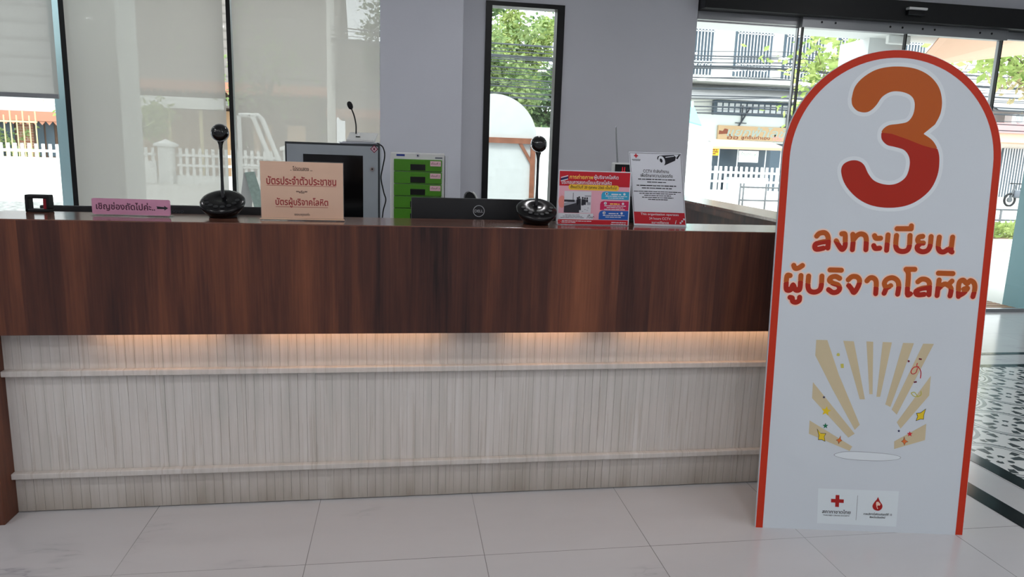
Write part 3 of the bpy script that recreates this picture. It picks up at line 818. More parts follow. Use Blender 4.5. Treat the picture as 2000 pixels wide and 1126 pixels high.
t = thing('table_sign', 'beige paper notice with dark red headings in acrylic stand', 'sign', (-.363, .129, 1.10))
P = Panel((-.511, .129, 1.10), (1, 0, 0), (0, 0, 1), (0, -1, 0))
mb = MB(); plate(mb, P, [(.002, .008), (.296, .008), (.296, .214), (.002, .214)], -.0015, 0, 'beige_paper'); mb.build('sheet', t)
for s, b, w, h in (('.. โปรดแสดง ...', .190, .078, .016), ('**หรือ**', .105, .040, .010), ('ขอบคุณค่ะ', .022, .055, .013)):
    mb = MB(); ptext(mb, P, s, .147, b, .0005, 'brown_print', w=w, h=h, bold=.022); mb.build('printed_text', t)
for s, b, w, h, ub in (('บัตรประจำตัวประชาชน', .146, .247, .030, .1265), ('บัตรผู้บริจาคโลหิต', .066, .187, .036, .0490)):
    mb = MB(); ptext(mb, P, s, .147, b, .0005, 'crimson_print', w=w, h=h, bold=.026); prect(mb, P, .147 - w / 2, .147 + w / 2, ub, ub + .0015, .0005, 'crimson_print'); mb.build('heading_text', t)
mb = MB(); plate(mb, P, [(0, 0), (.298, 0), (.298, .217), (0, .217)], -.0048, -.0018, 'clear_acrylic'); plate(mb, P, [(0, .004), (.298, .004), (.298, .217), (0, .217)], .0020, .0036, 'clear_acrylic'); plate(mb, P, [(-.002, 0), (.300, 0), (.300, .004), (-.002, .004)], -.07, .014, 'clear_acrylic'); mb.build('holder', t)
mb = MB(); plate(mb, P, [(-.002, .0042), (.300, .0042), (.300, .0075), (-.002, .0075)], .0037, .013, 'beige_paper'); mb.build('lip', t)

# red poster in a stand
mat('poster_red', (188, 26, 40), .5); mat('poster_pink', (226, 168, 182), .5, var=.05, vscale=9); mat('poster_yellow', (238, 190, 54), .5); mat('poster_cyan', (54, 162, 200), .5); mat('poster_magenta', (196, 32, 84), .5); mat('poster_blue', (34, 92, 176), .5)
mat('photo_grey', (150, 152, 160), .6); mat('photo_pale', (206, 208, 214), .6); mat('photo_dark', (44, 44, 52), .6); mat('gold_print', (246, 206, 96), .5); mat('navy_print', (36, 40, 90), .5); mat('peach_print', (226, 140, 130), .5)
t = thing('donor_poster', 'red and pink printed notice with a photo and three coloured boxes', 'poster', (.753, .160, 1.10))
ud = Vector((.289, -.010, 0)).normalized(); P = Panel((.609, .165, 1.10), ud, (0, .03, .9995), (ud.y, -ud.x, .03))
SX, SY = .293 / 1320, .213 / 1000          # from the print's own proportions
def F(x, y): return ((x - 45) * SX, .214 - (y - 60) * SY)
def R(mb, x0, x1, y0, y1, d, m): (a0, b1), (a1, b0) = F(x0, y0), F(x1, y1); prect(mb, P, a0, a1, b0, b1, d, m)
def T(mb, s, x0, x1, y0, y1, d, m, bold=.012, rot=0):
    (a0, b1), (a1, b0) = F(x0, y0), F(x1, y1); ptext(mb, P, s, (a0 + a1) / 2, (b0 + b1) / 2, d, m, w=a1 - a0, h=b1 - b0, bold=bold, rot=rot)
mb = MB(); plate(mb, P, [(0, .001), (.293, .001), (.293, .214), (0, .214)], -.0015, 0, 'paper_white'); mb.build('sheet', t)
mb = MB(); R(mb, 62, 1345, 345, 965, .0004, 'poster_pink'); ppoly(mb, P, [F(*q) for q in disc(120, 640, 62, 115)], .0008, 'peach_print'); R(mb, 62, 700, 850, 965, .0008, 'paper_white'); mb.build('background_print', t)
mb = MB(); R(mb, 62, 1345, 78, 345, .0008, 'poster_red'); mb.build('red_band', t)
mb = MB(); R(mb, 62, 1345, 965, 1050, .0008, 'poster_red'); mb.build('red_band', t)
mb = MB(); ppoly(mb, P, [F(*q) for q in rrect(230, 1150, 318, 418, 46)], .0012, 'poster_yellow'); mb.build('date_pill', t)
mb = MB(); T(mb, 'ผู้บริจาคโลหิต', 690, 1130, 130, 225, .0012, 'paper_white', .02); mb.build('white_text', t)
mb = MB(); T(mb, 'ประกอบการลงทะเบียนบริจาคโลหิต', 105, 1010, 232, 312, .0012, 'paper_white', .016); mb.build('white_text', t)
mb = MB(); T(mb, 'การถ่ายภาพ', 245, 670, 135, 215, .0012, 'gold_print', .018); mb.build('yellow_text', t)
mb = MB(); T(mb, 'ตั้งแต่วันที่ 20 ตุลาคม 2565 เป็นต้นไป', 265, 1105, 330, 405, .0016, 'black_print', .016); mb.build('date_text', t)
mb = MB()
for dy, m in ((0, 'paper_white'), (22, 'navy_print'), (62, 'paper_white')): ppoly(mb, P, [F(85, 190 + dy), F(85, 206 + dy + (24 if dy == 22 else 0)), F(215, 168 + dy + (24 if dy == 22 else 0)), F(215, 152 + dy)], .0012 + dy * 2e-6, m)
mb.build('flag_print', t)
mb = MB(); R(mb, 160, 650, 440, 840, .0012, 'photo_pale'); ppoly(mb, P, [F(*q) for q in ((160, 690), (430, 610), (440, 840), (160, 840))], .0014, 'photo_dark'); ppoly(mb, P, [F(*q) for q in ((160, 660), (430, 590), (440, 640), (160, 720))], .0016, 'photo_grey')
for q in ((400, 700, 18, 20, 560), (430, 790, 30, 40, 545), (495, 700, 22, 22, 555), (535, 690, 20, 20, 560), (575, 640, 16, 20, 560)):
    x = q[0]; ppoly(mb, P, [F(*w) for w in ((x - q[3], q[1]), (x - q[2], q[4] + 30), (x + q[2], q[4] + 30), (x + q[3], q[1]))], .0018, 'photo_dark'); ppoly(mb, P, [F(*w) for w in disc(x, q[4] + 8, 16, 20, 12)], .0018, 'photo_dark')
R(mb, 160, 350, 600, 640, .0018, 'photo_dark'); R(mb, 318, 326, 470, 610, .0018, 'photo_dark'); R(mb, 530, 645, 515, 535, .0018, 'photo_grey'); R(mb, 580, 640, 640, 690, .0018, 'photo_grey')
for x, y in ((500, 810), (585, 790), (600, 745), (545, 775)): ppoly(mb, P, [F(*w) for w in disc(x, y, 16, 7, 10)], .0018, 'photo_grey')
mb.build('photo_print', t)
for i, (x0, y0, m) in enumerate(((835, 430, 'poster_cyan'), (818, 608, 'poster_magenta'), (802, 786, 'poster_blue'))):
    y1 = y0 + (150 if i < 1 else 168)
    mb = MB(); ppoly(mb, P, [F(*q) for q in ((x0, y1), (x0, y0 + 60), (x0 + 18, y0 + 18), (x0 + 60, y0), (1345, y0), (1345, y1))], .0012, m); bx_ = mb.build('info_box', t)
    mb = MB(); ppoly(mb, P, [F(*q) for q in disc(x0 + 95, y0 + 42, 27)], .0016, 'paper_white'); mb.build('round_badge', bx_)
    mb = MB(); ppoly(mb, P, [F(*q) for q in disc(x0 + 420, y0 + 45, 22)], .0016, 'paper_white'); mb.build('check_mark', bx_)
    mb = MB(); T(mb, str(i + 1), x0 + 86, x0 + 104, y0 + 26, y0 + 58, .0020, 'black_print'); mb.build('number', bx_)
    mb = MB(); a, b = F(x0 + 270, y0 + 52); pdash(mb, P, a, b, .040, .005, .0016, 'gold_print' if i == 1 else 'paper_white', 20 + i)
    for j in range(2 + (i == 1)): a, b = F(x0 + 275, y0 + 88 + j * 33); pdash(mb, P, a, b, .088 - .02 * (j % 2), .0034, .0016, 'paper_white', 30 + 3 * i + j)
    mb.build('small_print', bx_)
mb = MB()
for j in range(3): a, b = F(320, 880 + j * 26); pdash(mb, P, a, b, .06 + .018 * j, .003, .0012, 'grey_print', 50 + j)
mb.build('small_print', t)
for rows in (((400, 992, .12, 60), (260, 1020, .06, 61)), ((1175, 1005, .06, 62), (1170, 1038, .062, 63))):
    mb = MB()
    for x, y, w, k in rows: a, b = F(x, y); pdash(mb, P, a, b, w, .0032, .0012, 'paper_white', k)
    mb.build('footer_print', t)
mb = MB(); sg = [F(*q) for q in smooth_line([(585, 940), (610, 880), (640, 875), (615, 915), (640, 930), (660, 905), (680, 935), (700, 900), (720, 915)])]
mb.tube([P(a, b, .0016) for a, b in sg], .0007, 'black_print', 5); mb.build('signature', t)
mb = MB(); ppoly(mb, P, [F(*q) for q in disc(80, 1005, 26)], .0012, 'peach_print'); ppoly(mb, P, [F(*q) for q in disc(80, 1005, 20)], .0016, 'poster_red'); mb.build('round_emblem', t)
mb = MB(); plate(mb, P, [(-.002, 0), (.295, 0), (.295, .216), (-.002, .216)], -.005, -.0018, 'clear_acrylic'); plate(mb, P, [(-.002, 0), (.295, 0), (.295, .0035), (-.002, .0035)], -.06, .014, 'clear_acrylic'); mb.build('holder', t)

# camera notice in a stand
t = thing('camera_notice', 'white printed notice with drawn security camera and red bottom band', 'notice', (1.03, .17, 1.10))
uu = Vector((.199, -.027, 0)); L_ = uu.length; uu.normalize(); vv = Vector((-.030, .035, .294)); nnn = Vector((uu.y, -uu.x, .12)).normalized()
P = Panel((.938, .183, 1.1005), uu, vv / .297, nnn)
SX, SY = .208 / 700, .290 / 1020
def G(x, y): k = (y - 60) / 1020; return ((x - (32 + 70 * k)) * SX, .2945 - (y - 45) * SY)
mb = MB(); plate(mb, P, [(-.004, 0), (.210, 0), (.210, .297), (-.004, .297)], -.0015, 0, 'paper_white'); mb.build('sheet', t)
mb = MB()
for q in ((-.001, .207, .2915, .293), (-.001, .0005, .056, .2915), (.2055, .207, .056, .2915)): prect(mb, P, *q, .0004, 'black_print')
mb.build('frame_line', t)
mb = MB(); prect(mb, P, -.001, .207, .008, .056, .0004, 'poster_red')
rb = mb.build('red_band', t)
for s, b, w, h in (('This organization operates', .0465, .155, .0115), ('24 hours CCTV', .0305, .088, .0095), ('surveillance', .0150, .070, .0095)):
    mb = MB(); ptext(mb, P, s, .104, b, .0008, 'paper_white', w=w, h=h, bold=.01); mb.build('band_text', rb)
mb = MB()
for a, b in ((.184, .012), (.191, .019), (.199, .027)): prect(mb, P, a, a + .007, b, b + .007, .0008, 'paper_white')
ptext(mb, P, 'i', .168, .018, .0008, 'paper_white', h=.014, bold=.03, italic=.3); mb.build('band_marks', rb)
a, b = .024, .281
mb = MB(); prect(mb, P, a - .0028, a + .0028, b - .008, b + .008, .0004, 'poster_red'); prect(mb, P, a - .008, a + .008, b - .0028, b + .0028, .00045, 'poster_red'); mb.build('red_cross', t)
mb = MB(); ptext(mb, P, 'สภากาชาดไทย', .024, .2665, .0004, 'black_print', w=.034, h=.0055, bold=.02); pdash(mb, P, .024, .2615, .030, .0018, .0004, 'black_print', 70); mb.build('emblem_text', t)
mb = MB(); ptext(mb, P, 'CCTV กำลังทำงาน', .101, .2215, .0004, 'black_print', w=.104, h=.0135, bold=.018); mb.build('printed_text', t)
mb = MB(); ptext(mb, P, 'เพื่อรักษาความปลอดภัย', .102, .2045, .0004, 'black_print', w=.130, h=.0150, bold=.018); mb.build('printed_text', t)
mb = MB()
for i, (w, b, h) in enumerate(((.150, .188, .0042), (.078, .177, .0042), (.166, .163, .0045), (.125, .153, .0045), (.192, .139, .0036), (.148, .131, .0036), (.110, .123, .0036), (.128, .115, .0036), (.080, .107, .0036))): pdash(mb, P, .101, b, w, h, .0004, 'black_print', 80 + i)
mb.build('small_print', t)
mb = MB(); cx = [(.109, .272), (.112, .281), (.122, .285), (.178, .289), (.186, .280), (.182, .266), (.140, .247), (.126, .246)]
ppoly(mb, P, cx, .0004, 'black_print'); ppoly(mb, P, disc(.127, .264, .0135, .0195, 30, .25), .0008, 'paper_white'); ppoly(mb, P, disc(.125, .265, .0055, .0085, 20, .25), .0012, 'black_print')
ppoly(mb, P, [(.143, .2800), (.178, .2850), (.1785, .2825), (.144, .2770)], .0008, 'paper_white'); ppoly(mb, P, [(.186, .276), (.199, .291), (.205, .291), (.192, .272)], .0004, 'black_print'); mb.build('camera_drawing', t)
mb = MB(); plate(mb, P, [(-.006, 0), (.212, 0), (.212, .299), (-.006, .299)], -.005, -.0018, 'clear_acrylic')
P2 = Panel((.938, .183, 1.10), uu, (0, 0, 1), (uu.y, -uu.x, 0)); plate(mb, P2, [(-.012, 0), (.212, 0), (.212, .004), (-.012, .004)], -.08, .012, 'clear_acrylic'); mb.build('holder', t)

# ================================================================== arched sign on the floor
THREE=[(0.233,1.6057),(0.2407,1.6465),(0.2654,1.6796),(0.3069,1.7078),(0.3552,1.7211),(0.4098,1.7234),(0.4599,1.7153),(0.5059,1.6926),(0.5396,1.656),(0.5549,1.6106),(0.5539,1.5645),(0.5382,1.5259),(0.5,1.4919),(0.5354,1.4685),(0.5581,1.4336),(0.5662,1.3954),(0.5637,1.3457),(0.5434,1.2951),(0.5025,1.2549),(0.4543,1.2321),(0.3935,1.2244),(0.3312,1.2324),(0.2786,1.2585),(0.2359,1.3016),(0.2173,1.3453),(0.2217,1.373),(0.2455,1.3881),(0.2733,1.3891),(0.2967,1.3755),(0.3161,1.343),(0.3405,1.3189),(0.3806,1.3075),(0.4192,1.3121),(0.4504,1.3364),(0.4608,1.3754),(0.4561,1.4083),(0.4362,1.4323),(0.402,1.4422),(0.3737,1.4484),(0.3545,1.4653),(0.3497,1.4816),(0.3525,1.5008),(0.3731,1.5178),(0.4112,1.5245),(0.4408,1.5336),(0.4576,1.5614),(0.4585,1.5994),(0.4437,1.6232),(0.4122,1.6357),(0.3737,1.6356),(0.3423,1.6173),(0.3229,1.5869),(0.3026,1.5662),(0.281,1.56),(0.2557,1.5657),(0.2376,1.5842)]
THREE_CUT=[(0.331,1.493),(0.3533,1.491),(0.3868,1.4882),(0.4438,1.471),(0.501,1.4509),(0.535,1.4427),(0.5741,1.4396)]
LINE1=[[(0.1471,1.1134),(0.1558,1.1232),(0.174,1.1267),(0.1863,1.1168),(0.1908,1.0964),(0.1907,1.0717)],[(0.188,1.0955),(0.1645,1.0914),(0.1465,1.0846),(0.1428,1.0742),(0.148,1.0662),(0.1602,1.0666),(0.1743,1.0703)],[(0.2377,1.1247),(0.2488,1.1239),(0.2518,1.1026),(0.2524,1.08),(0.2444,1.0682),(0.2347,1.0753),(0.2193,1.0982)],[(0.2775,1.124),(0.2808,1.0995),(0.2805,1.0686)],[(0.2823,1.1057),(0.2934,1.1205),(0.3072,1.1267),(0.322,1.1214),(0.3283,1.1052),(0.3296,1.0703)],[(0.3568,1.1218),(0.3629,1.113),(0.3792,1.1135)],[(0.357,1.0857),(0.3636,1.076),(0.3791,1.0773)],[(0.4055,1.1263),(0.4051,1.0708)],[(0.4363,1.1253),(0.4366,1.0904),(0.4451,1.073),(0.464,1.0679),(0.4811,1.0743),(0.4864,1.0921),(0.4853,1.127)],[(0.4362,1.1499),(0.4863,1.1516)],[(0.487,1.1618),(0.4871,1.1516)],[(0.5313,1.1253),(0.5185,1.122),(0.5146,1.1108),(0.5225,1.1016),(0.536,1.1012)],[(0.5248,1.0988),(0.5152,1.0869),(0.5195,1.0756),(0.5357,1.0695),(0.5536,1.0751),(0.5614,1.0926),(0.562,1.1255)],[(0.5919,1.1245),(0.5912,1.0895),(0.5988,1.0742),(0.6134,1.0718),(0.6287,1.0826)],[(0.64,1.1261),(0.6385,1.0747)],[(0.6287,1.0826),(0.6428,1.0724)]]
LINE2=[[(0.0608,0.9659),(0.0498,0.9634),(0.0496,0.9218),(0.0553,0.9116),(0.0667,0.914),(0.0745,0.9318),(0.084,0.9147),(0.0958,0.913),(0.1007,0.9236),(0.1007,0.9673)],[(0.0716,1.0036),(0.0773,0.9934),(0.0896,0.9947),(0.1033,1.0043)],[(0.0667,0.8856),(0.0752,0.883),(0.0773,0.8718),(0.0888,0.868),(0.1007,0.8743),(0.1019,0.8869)],[(0.1289,0.9662),(0.1293,0.9287),(0.1381,0.9115),(0.1561,0.908),(0.1721,0.9156),(0.1778,0.9325),(0.1775,0.9679)],[(0.2427,0.9618),(0.2278,0.9683),(0.2116,0.9641),(0.2063,0.9531),(0.2194,0.9435),(0.2385,0.9375),(0.2458,0.9245),(0.2385,0.9125),(0.2222,0.909),(0.2057,0.9189)],[(0.2053,0.9916),(0.2465,0.9918)],[(0.2748,0.9579),(0.2875,0.9696),(0.3061,0.969),(0.3162,0.956),(0.313,0.9351),(0.3001,0.9118),(0.2882,0.9259),(0.2778,0.9372)],[(0.3434,0.9562),(0.3536,0.9673),(0.3682,0.9662),(0.3776,0.9519),(0.3792,0.9103)],[(0.4099,0.9127),(0.4146,0.9303),(0.4076,0.9488),(0.4157,0.9645),(0.4358,0.9706),(0.4544,0.9608),(0.4611,0.9403),(0.4596,0.9111)],[(0.4146,0.9303),(0.4314,0.9413)],[(0.4822,1.0033),(0.5138,1.0044)],[(0.4822,1.0033),(0.4925,0.985),(0.4948,0.9144),(0.5057,0.9135)],[(0.5295,0.9593),(0.5418,0.9688),(0.5596,0.9678),(0.5719,0.9545),(0.5742,0.913)],[(0.5734,0.9392),(0.5481,0.9358),(0.5284,0.9268),(0.526,0.9167),(0.536,0.9112),(0.5564,0.9136)],[(0.6061,0.9682),(0.6041,0.9111)],[(0.6051,0.9349),(0.6248,0.9535),(0.6416,0.9499),(0.6532,0.9366),(0.6515,0.9115)],[(0.6395,0.9506),(0.6532,0.9657)],[(0.6012,0.9933),(0.6538,0.9935)],[(0.6825,0.9105),(0.6793,0.9437),(0.6814,0.9637),(0.6939,0.9708),(0.709,0.9593),(0.7199,0.97),(0.7343,0.9614),(0.7392,0.9416),(0.7352,0.9115)],[(0.6823,0.9126),(0.6998,0.9236),(0.7124,0.9415),(0.6996,0.9382)]]
CUT1=[(0.106,1.1038),(0.156,1.0944),(0.1923,1.1026),(0.2342,1.0917),(0.2585,1.0955),(0.3237,1.101),(0.3653,1.0942),(0.4018,1.0995),(0.4436,1.0894),(0.4884,1.0934),(0.5206,1.0995),(0.5657,1.0989),(0.5953,1.0897),(0.6691,1.0881)]
CUT2=[(0.0238,0.9355),(0.0643,0.9465),(0.1055,0.9479),(0.1311,0.9371),(0.1803,0.943),(0.2136,0.9392),(0.2513,0.9321),(0.2792,0.9444),(0.3242,0.9497),(0.3665,0.937),(0.4125,0.9303),(0.4611,0.9403),(0.4983,0.9395),(0.5196,0.9319),(0.5758,0.9484),(0.6091,0.9446),(0.6595,0.9347),(0.685,0.9273),(0.7671,0.9301)]
RAYS=[[(0.1754,0.7308),(0.2163,0.7313),(0.269,0.6034),(0.3629,0.4146),(0.3456,0.3943),(0.2499,0.547),(0.1762,0.6723)],[(0.2751,0.731),(0.3143,0.73),(0.3737,0.5127),(0.3547,0.512)],[(0.3607,0.7317),(0.3857,0.7311),(0.4004,0.5331),(0.3886,0.5327)],[(0.4209,0.7314),(0.4548,0.7312),(0.4295,0.5244),(0.4154,0.5239)],[(0.4962,0.7308),(0.5361,0.7308),(0.4708,0.487),(0.451,0.496)],[(0.5704,0.7305),(0.6098,0.731),(0.497,0.4587),(0.4764,0.4775)],[(0.6099,0.6109),(0.6108,0.5359),(0.5161,0.4056),(0.4997,0.4295)],[(0.6101,0.4277),(0.6112,0.3649),(0.4993,0.3262),(0.4967,0.3557)],[(0.1755,0.571),(0.1769,0.5103),(0.3243,0.364),(0.3468,0.3796)],[(0.174,0.4248),(0.1755,0.3733),(0.3333,0.3126),(0.3414,0.3302)]]
STARS=[('yellow',[(0.2347,0.482),(0.2386,0.469),(0.2515,0.4661),(0.2408,0.4588),(0.2426,0.4454),(0.2321,0.454),(0.2203,0.4486),(0.2245,0.4611),(0.2154,0.4712),(0.2285,0.4704)]),('green',[(0.2341,0.4177),(0.2375,0.41),(0.2456,0.41),(0.2397,0.4046),(0.2425,0.3967),(0.2354,0.401),(0.2291,0.3962),(0.2306,0.4043),(0.2239,0.4092),(0.2319,0.4098)]),('red',[(0.551,0.398),(0.5545,0.3904),(0.5626,0.3903),(0.5568,0.3849),(0.5597,0.377),(0.5525,0.3813),(0.5463,0.3765),(0.5477,0.3846),(0.5409,0.3895),(0.5489,0.3902)]),('navy',[(0.2202,0.5217),(0.222,0.5175),(0.2263,0.5175),(0.2232,0.5146),(0.2247,0.5104),(0.2209,0.5127),(0.2174,0.5101),(0.2183,0.5144),(0.2146,0.5171),(0.219,0.5174)]),('navy',[(0.5096,0.4029),(0.5115,0.3987),(0.5159,0.3987),(0.5128,0.3958),(0.5143,0.3915),(0.5105,0.3938),(0.5071,0.3912),(0.5078,0.3956),(0.5042,0.3983),(0.5085,0.3986)])]
SPARKS=[('yellow',[(0.2067,0.3902),(0.2193,0.3759),(0.2374,0.3756),(0.2326,0.3646),(0.2367,0.348),(0.2258,0.3535),(0.2134,0.353),(0.2141,0.3688)]),('yellow',[(0.6012,0.4821),(0.5966,0.4604),(0.597,0.4458),(0.5875,0.4464),(0.5719,0.44),(0.5762,0.4548),(0.5714,0.4663),(0.5845,0.4678)]),('orange',[(0.2943,0.3688),(0.2952,0.3571),(0.3005,0.3513),(0.294,0.3481),(0.2899,0.3401),(0.2873,0.3489),(0.2803,0.3526),(0.2894,0.3578)]),('orange',[(0.5323,0.3738),(0.5371,0.3621),(0.5472,0.3566),(0.5389,0.3533),(0.536,0.3434),(0.5313,0.353),(0.5243,0.3567),(0.5305,0.3619)])]
CONFETTI=[('olive',[(0.2719,0.6435),(0.2831,0.6449),(0.2854,0.6286),(0.2751,0.6282)]),('maroon',[(0.5595,0.676),(0.571,0.6745),(0.5696,0.6687),(0.5591,0.6702)]),('maroon',[(0.5479,0.5869),(0.5591,0.5893),(0.5605,0.5835),(0.5494,0.5812)]),('maroon',[(0.5181,0.6649),(0.5226,0.6675),(0.5272,0.6638),(0.5257,0.6594),(0.5206,0.6588)]),('olive',[(0.2548,0.68),(0.2592,0.6844),(0.266,0.6818),(0.2666,0.6741),(0.2602,0.672),(0.2552,0.6747)])]
STREAM=[('red',[(0.5556,0.6571),(0.5548,0.6451),(0.5661,0.6358),(0.5721,0.6216),(0.5722,0.5999)]),('red',[(0.563,0.643),(0.5444,0.6408),(0.535,0.6251),(0.5406,0.6156),(0.5533,0.6209),(0.5574,0.6379)]),('olive',[(0.5425,0.5431),(0.5555,0.546),(0.5686,0.532),(0.58,0.5372),(0.5786,0.5517)]),('olive',[(0.5426,0.5422),(0.5545,0.5314),(0.5712,0.5296)])]
ELLIPSE=[(0.2749,0.2951),(0.305,0.3081),(0.3525,0.3118),(0.41,0.3105),(0.4675,0.3077),(0.5111,0.302),(0.5271,0.2937),(0.5078,0.2845),(0.451,0.2784),(0.3744,0.278),(0.3118,0.2826)]
STICKER=[(0.227,0.1627),(0.5317,0.1628),(0.5339,0.0234),(0.2332,0.0258)]
CROSS=[(0.2947,0.1394),(0.309,0.1395),(0.3099,0.1233),(0.3268,0.123),(0.3275,0.1091),(0.3101,0.1094),(0.3106,0.0926),(0.2963,0.093),(0.2954,0.1093),(0.2793,0.1096),(0.2786,0.1239),(0.2951,0.1236)]
DIV=[(0.3779,0.1407),(0.3794,0.0431)]
DROP=[(0.4551,0.1381),(0.4638,0.1208),(0.4739,0.1063),(0.4733,0.0933),(0.4642,0.0846),(0.4527,0.0841),(0.4414,0.0902),(0.4369,0.1021),(0.442,0.1153),(0.4507,0.1273)]
MAP=[(0.4498,0.1179),(0.4567,0.1196),(0.4664,0.1107),(0.4643,0.1041),(0.4562,0.1047),(0.4549,0.0991),(0.4592,0.0909),(0.4557,0.0908),(0.4522,0.0999),(0.4495,0.11)]
TXT_BOX={'a':[(0.2487,0.0791),(0.3558,0.0692)],'b':[(0.2528,0.0606),(0.3532,0.057)],'c':[(0.4054,0.073),(0.513,0.0678)],'d':[(0.4297,0.0609),(0.4882,0.0557)]}

mat('sign_white', (206, 214, 220), .5, var=.015, vscale=2.0); mat('sign_orange', (190, 47, 17), .5); mat('num_orange', (180, 86, 24), .5); mat('num_red', (166, 33, 11), .5)
mat('cream_print', (240, 206, 188), .5); mat('halo_print', (220, 228, 232), .5); mat('tan_print', (202, 188, 154), .5); mat('sticker_white', (216, 226, 230), .4)
for k, c in dict(yellow=(226, 196, 40), green=(24, 110, 76), red=(206, 40, 52), navy=(34, 40, 84), orange=(220, 112, 52), olive=(196, 190, 92), maroon=(104, 20, 40)).items(): mat('confetti_' + k, c, .5)
u_ = Vector((.98640, -.16490, 0)).normalized(); back = Vector((-u_.y, u_.x, 0))
lean = .08
P = Panel((1.3376, -.2714, 0), u_, back * math.sin(lean) + Vector((0, 0, math.cos(lean))), -back * math.cos(lean) + Vector((0, 0, math.sin(lean))))
WS, HB = .788, 1.388
t = thing('arched_sign', 'tall white arched floor sign with orange border and big numeral', 'sign', P(WS / 2, 0) )
def arch(i):
    w = WS - 2 * i; r = w / 2
    return [(i, 0)] + [(WS / 2 - r * math.cos(math.pi * k / 48), HB + r * math.sin(math.pi * k / 48)) for k in range(49)] + [(WS - i, 0)]
mb = MB(); plate(mb, P, arch(0), -.010, 0, 'sign_white'); mb.build('board', t)
mb = MB(); o_, i_ = arch(0.0015), arch(.028); n = len(o_)
pm(mb, P, o_ + i_, [(k, k + 1, n + k + 1, n + k) for k in range(n - 1)], .0005, 'sign_orange'); mb.build('border_print', t)
mb = MB(); foot = P(WS / 2, 0); q0, q1 = P(WS / 2, 1.25, -.030), Vector((foot.x, foot.y, 0)) + back * .24
mb.tube([q0, q1 + Vector((0, 0, .02))], .015, 'white_plastic', 8); mb.bev(q1.x - .02, q1.x + .02, q1.y - .02, q1.y + .02, 0, .03, 'white_plastic', .003); mb.build('rear_strut', t)

def cutsplit(X, Y, line):
    """height of a point over the two-tone boundary"""
    xs = [q[0] for q in line]; ys = [q[1] for q in line]
    return Y - np.interp(X, xs, ys)
three = smooth_line(THREE[:12] , sub=5)[:] + smooth_line(THREE[12:] + THREE[:1], sub=5)[:-1]
X, Y, x0, y0 = field_grid(three, .03, .003)
D = seg_dist(X, Y, three, True); D = np.where(inside(X, Y, three), -D, D)
C_ = cutsplit(X, Y, THREE_CUT)
mb = MB(); pm(mb, P, *fill_field(D - .014, x0, y0, .003), .0004, 'halo_print'); mb.build('numeral_outline', t)
mb = MB(); pm(mb, P, *fill_field(np.maximum(D, -C_), x0, y0, .003), .0008, 'num_orange'); pm(mb, P, *fill_field(np.maximum(D, C_), x0, y0, .003), .0008, 'num_red'); mb.build('numeral', t)
for LN, CUT in ((LINE1, CUT1), (LINE2, CUT2)):
    st_ = [smooth_line(s, sub=4) if len(s) > 2 else s for s in LN]
    X, Y, x0, y0 = field_grid([q for s in st_ for q in s], .025, .0022)
    D = np.full(X.shape, 1e9)
    for s in st_: D = np.minimum(D, seg_dist(X, Y, s))
    C_ = cutsplit(X, Y, CUT); rr = .0094
    mb = MB(); pm(mb, P, *fill_field(D - rr - .0052, x0, y0, .0022), .0004, 'cream_print'); mb.build('heading_outline', t)
    mb = MB(); pm(mb, P, *fill_field(np.maximum(D - rr, -C_), x0, y0, .0022), .0008, 'num_orange'); pm(mb, P, *fill_field(np.maximum(D - rr, C_), x0, y0, .0022), .0008, 'num_red'); mb.build('heading_text', t)
mb = MB()
for q in RAYS: ppoly(mb, P, q, .0004, 'tan_print')
mb.build('sunburst_print', t)
for c, q in STARS: mb = MB(); ppoly(mb, P, q, .0008, 'confetti_' + c); mb.build('star_print', t)
for c, q in SPARKS:
    mb = MB()
    ca = sum(a for a, b in q) / len(q); cb = sum(b for a, b in q) / len(q)
    ppoly(mb, P, [(ca + (a - ca) * 1.18, cb + (b - cb) * 1.18) for a, b in q], .0008, 'black_print'); ppoly(mb, P, q, .0011, 'confetti_' + c); mb.build('sparkle_print', t)
for c, q in CONFETTI: mb = MB(); ppoly(mb, P, q, .0008, 'confetti_' + c); mb.build('confetti_print', t)
for c, q in STREAM: mb = MB(); mb.tube([P(a, b, .0006) for a, b in smooth_line(q)], .0016, 'confetti_' + c, 5); mb.build('streamer_print', t)
mb = MB(); el = smooth_line(ELLIPSE, True); ppoly(mb, P, el, .0008, 'grey_print'); ca, cb = .40, .295
ppoly(mb, P, [(ca + (a - ca) * .985, cb + (b - cb) * .92) for a, b in el], .0011, 'halo_print'); mb.build('floor_disc_print', t)
mb = MB(); ppoly(mb, P, STICKER, .0005, 'sticker_white'); sk = mb.build('logo_sticker', t)
mb = MB(); ppoly(mb, P, CROSS, .0009, 'crimson_print'); mb.build('red_cross', sk)
mb = MB(); ppoly(mb, P, smooth_line(DROP[:1] + DROP[1:], sub=4) , .0009, 'crimson_print'); ppoly(mb, P, MAP, .0013, 'cream_print'); mb.build('drop_emblem', sk)
mb = MB(); (a, b), (c, d) = DIV; ppoly(mb, P, [(a - .0005, b), (a + .0005, b), (c + .0005, d), (c - .0005, d)], .0009, 'black_print'); mb.build('divider', sk)
for k, s in (('a', 'สภากาชาดไทย'), ('b', 'THAI RED CROSS SOCIETY'), ('c', 'ภาคบริการโลหิตแห่งชาติที่ 10'), ('d', 'จังหวัดเชียงใหม่')):
    mb = MB(); (a0, b1), (a1, b0) = TXT_BOX[k]; ptext(mb, P, s, (a0 + a1) / 2, (b0 + b1) / 2, .0009, 'black_print', w=a1 - a0, h=(b1 - b0) * (1.5 if k == 'a' else 1.9 if k == 'c' else 1.6 if k == 'd' else 1.2), bold=.02); mb.build('printed_text', sk)

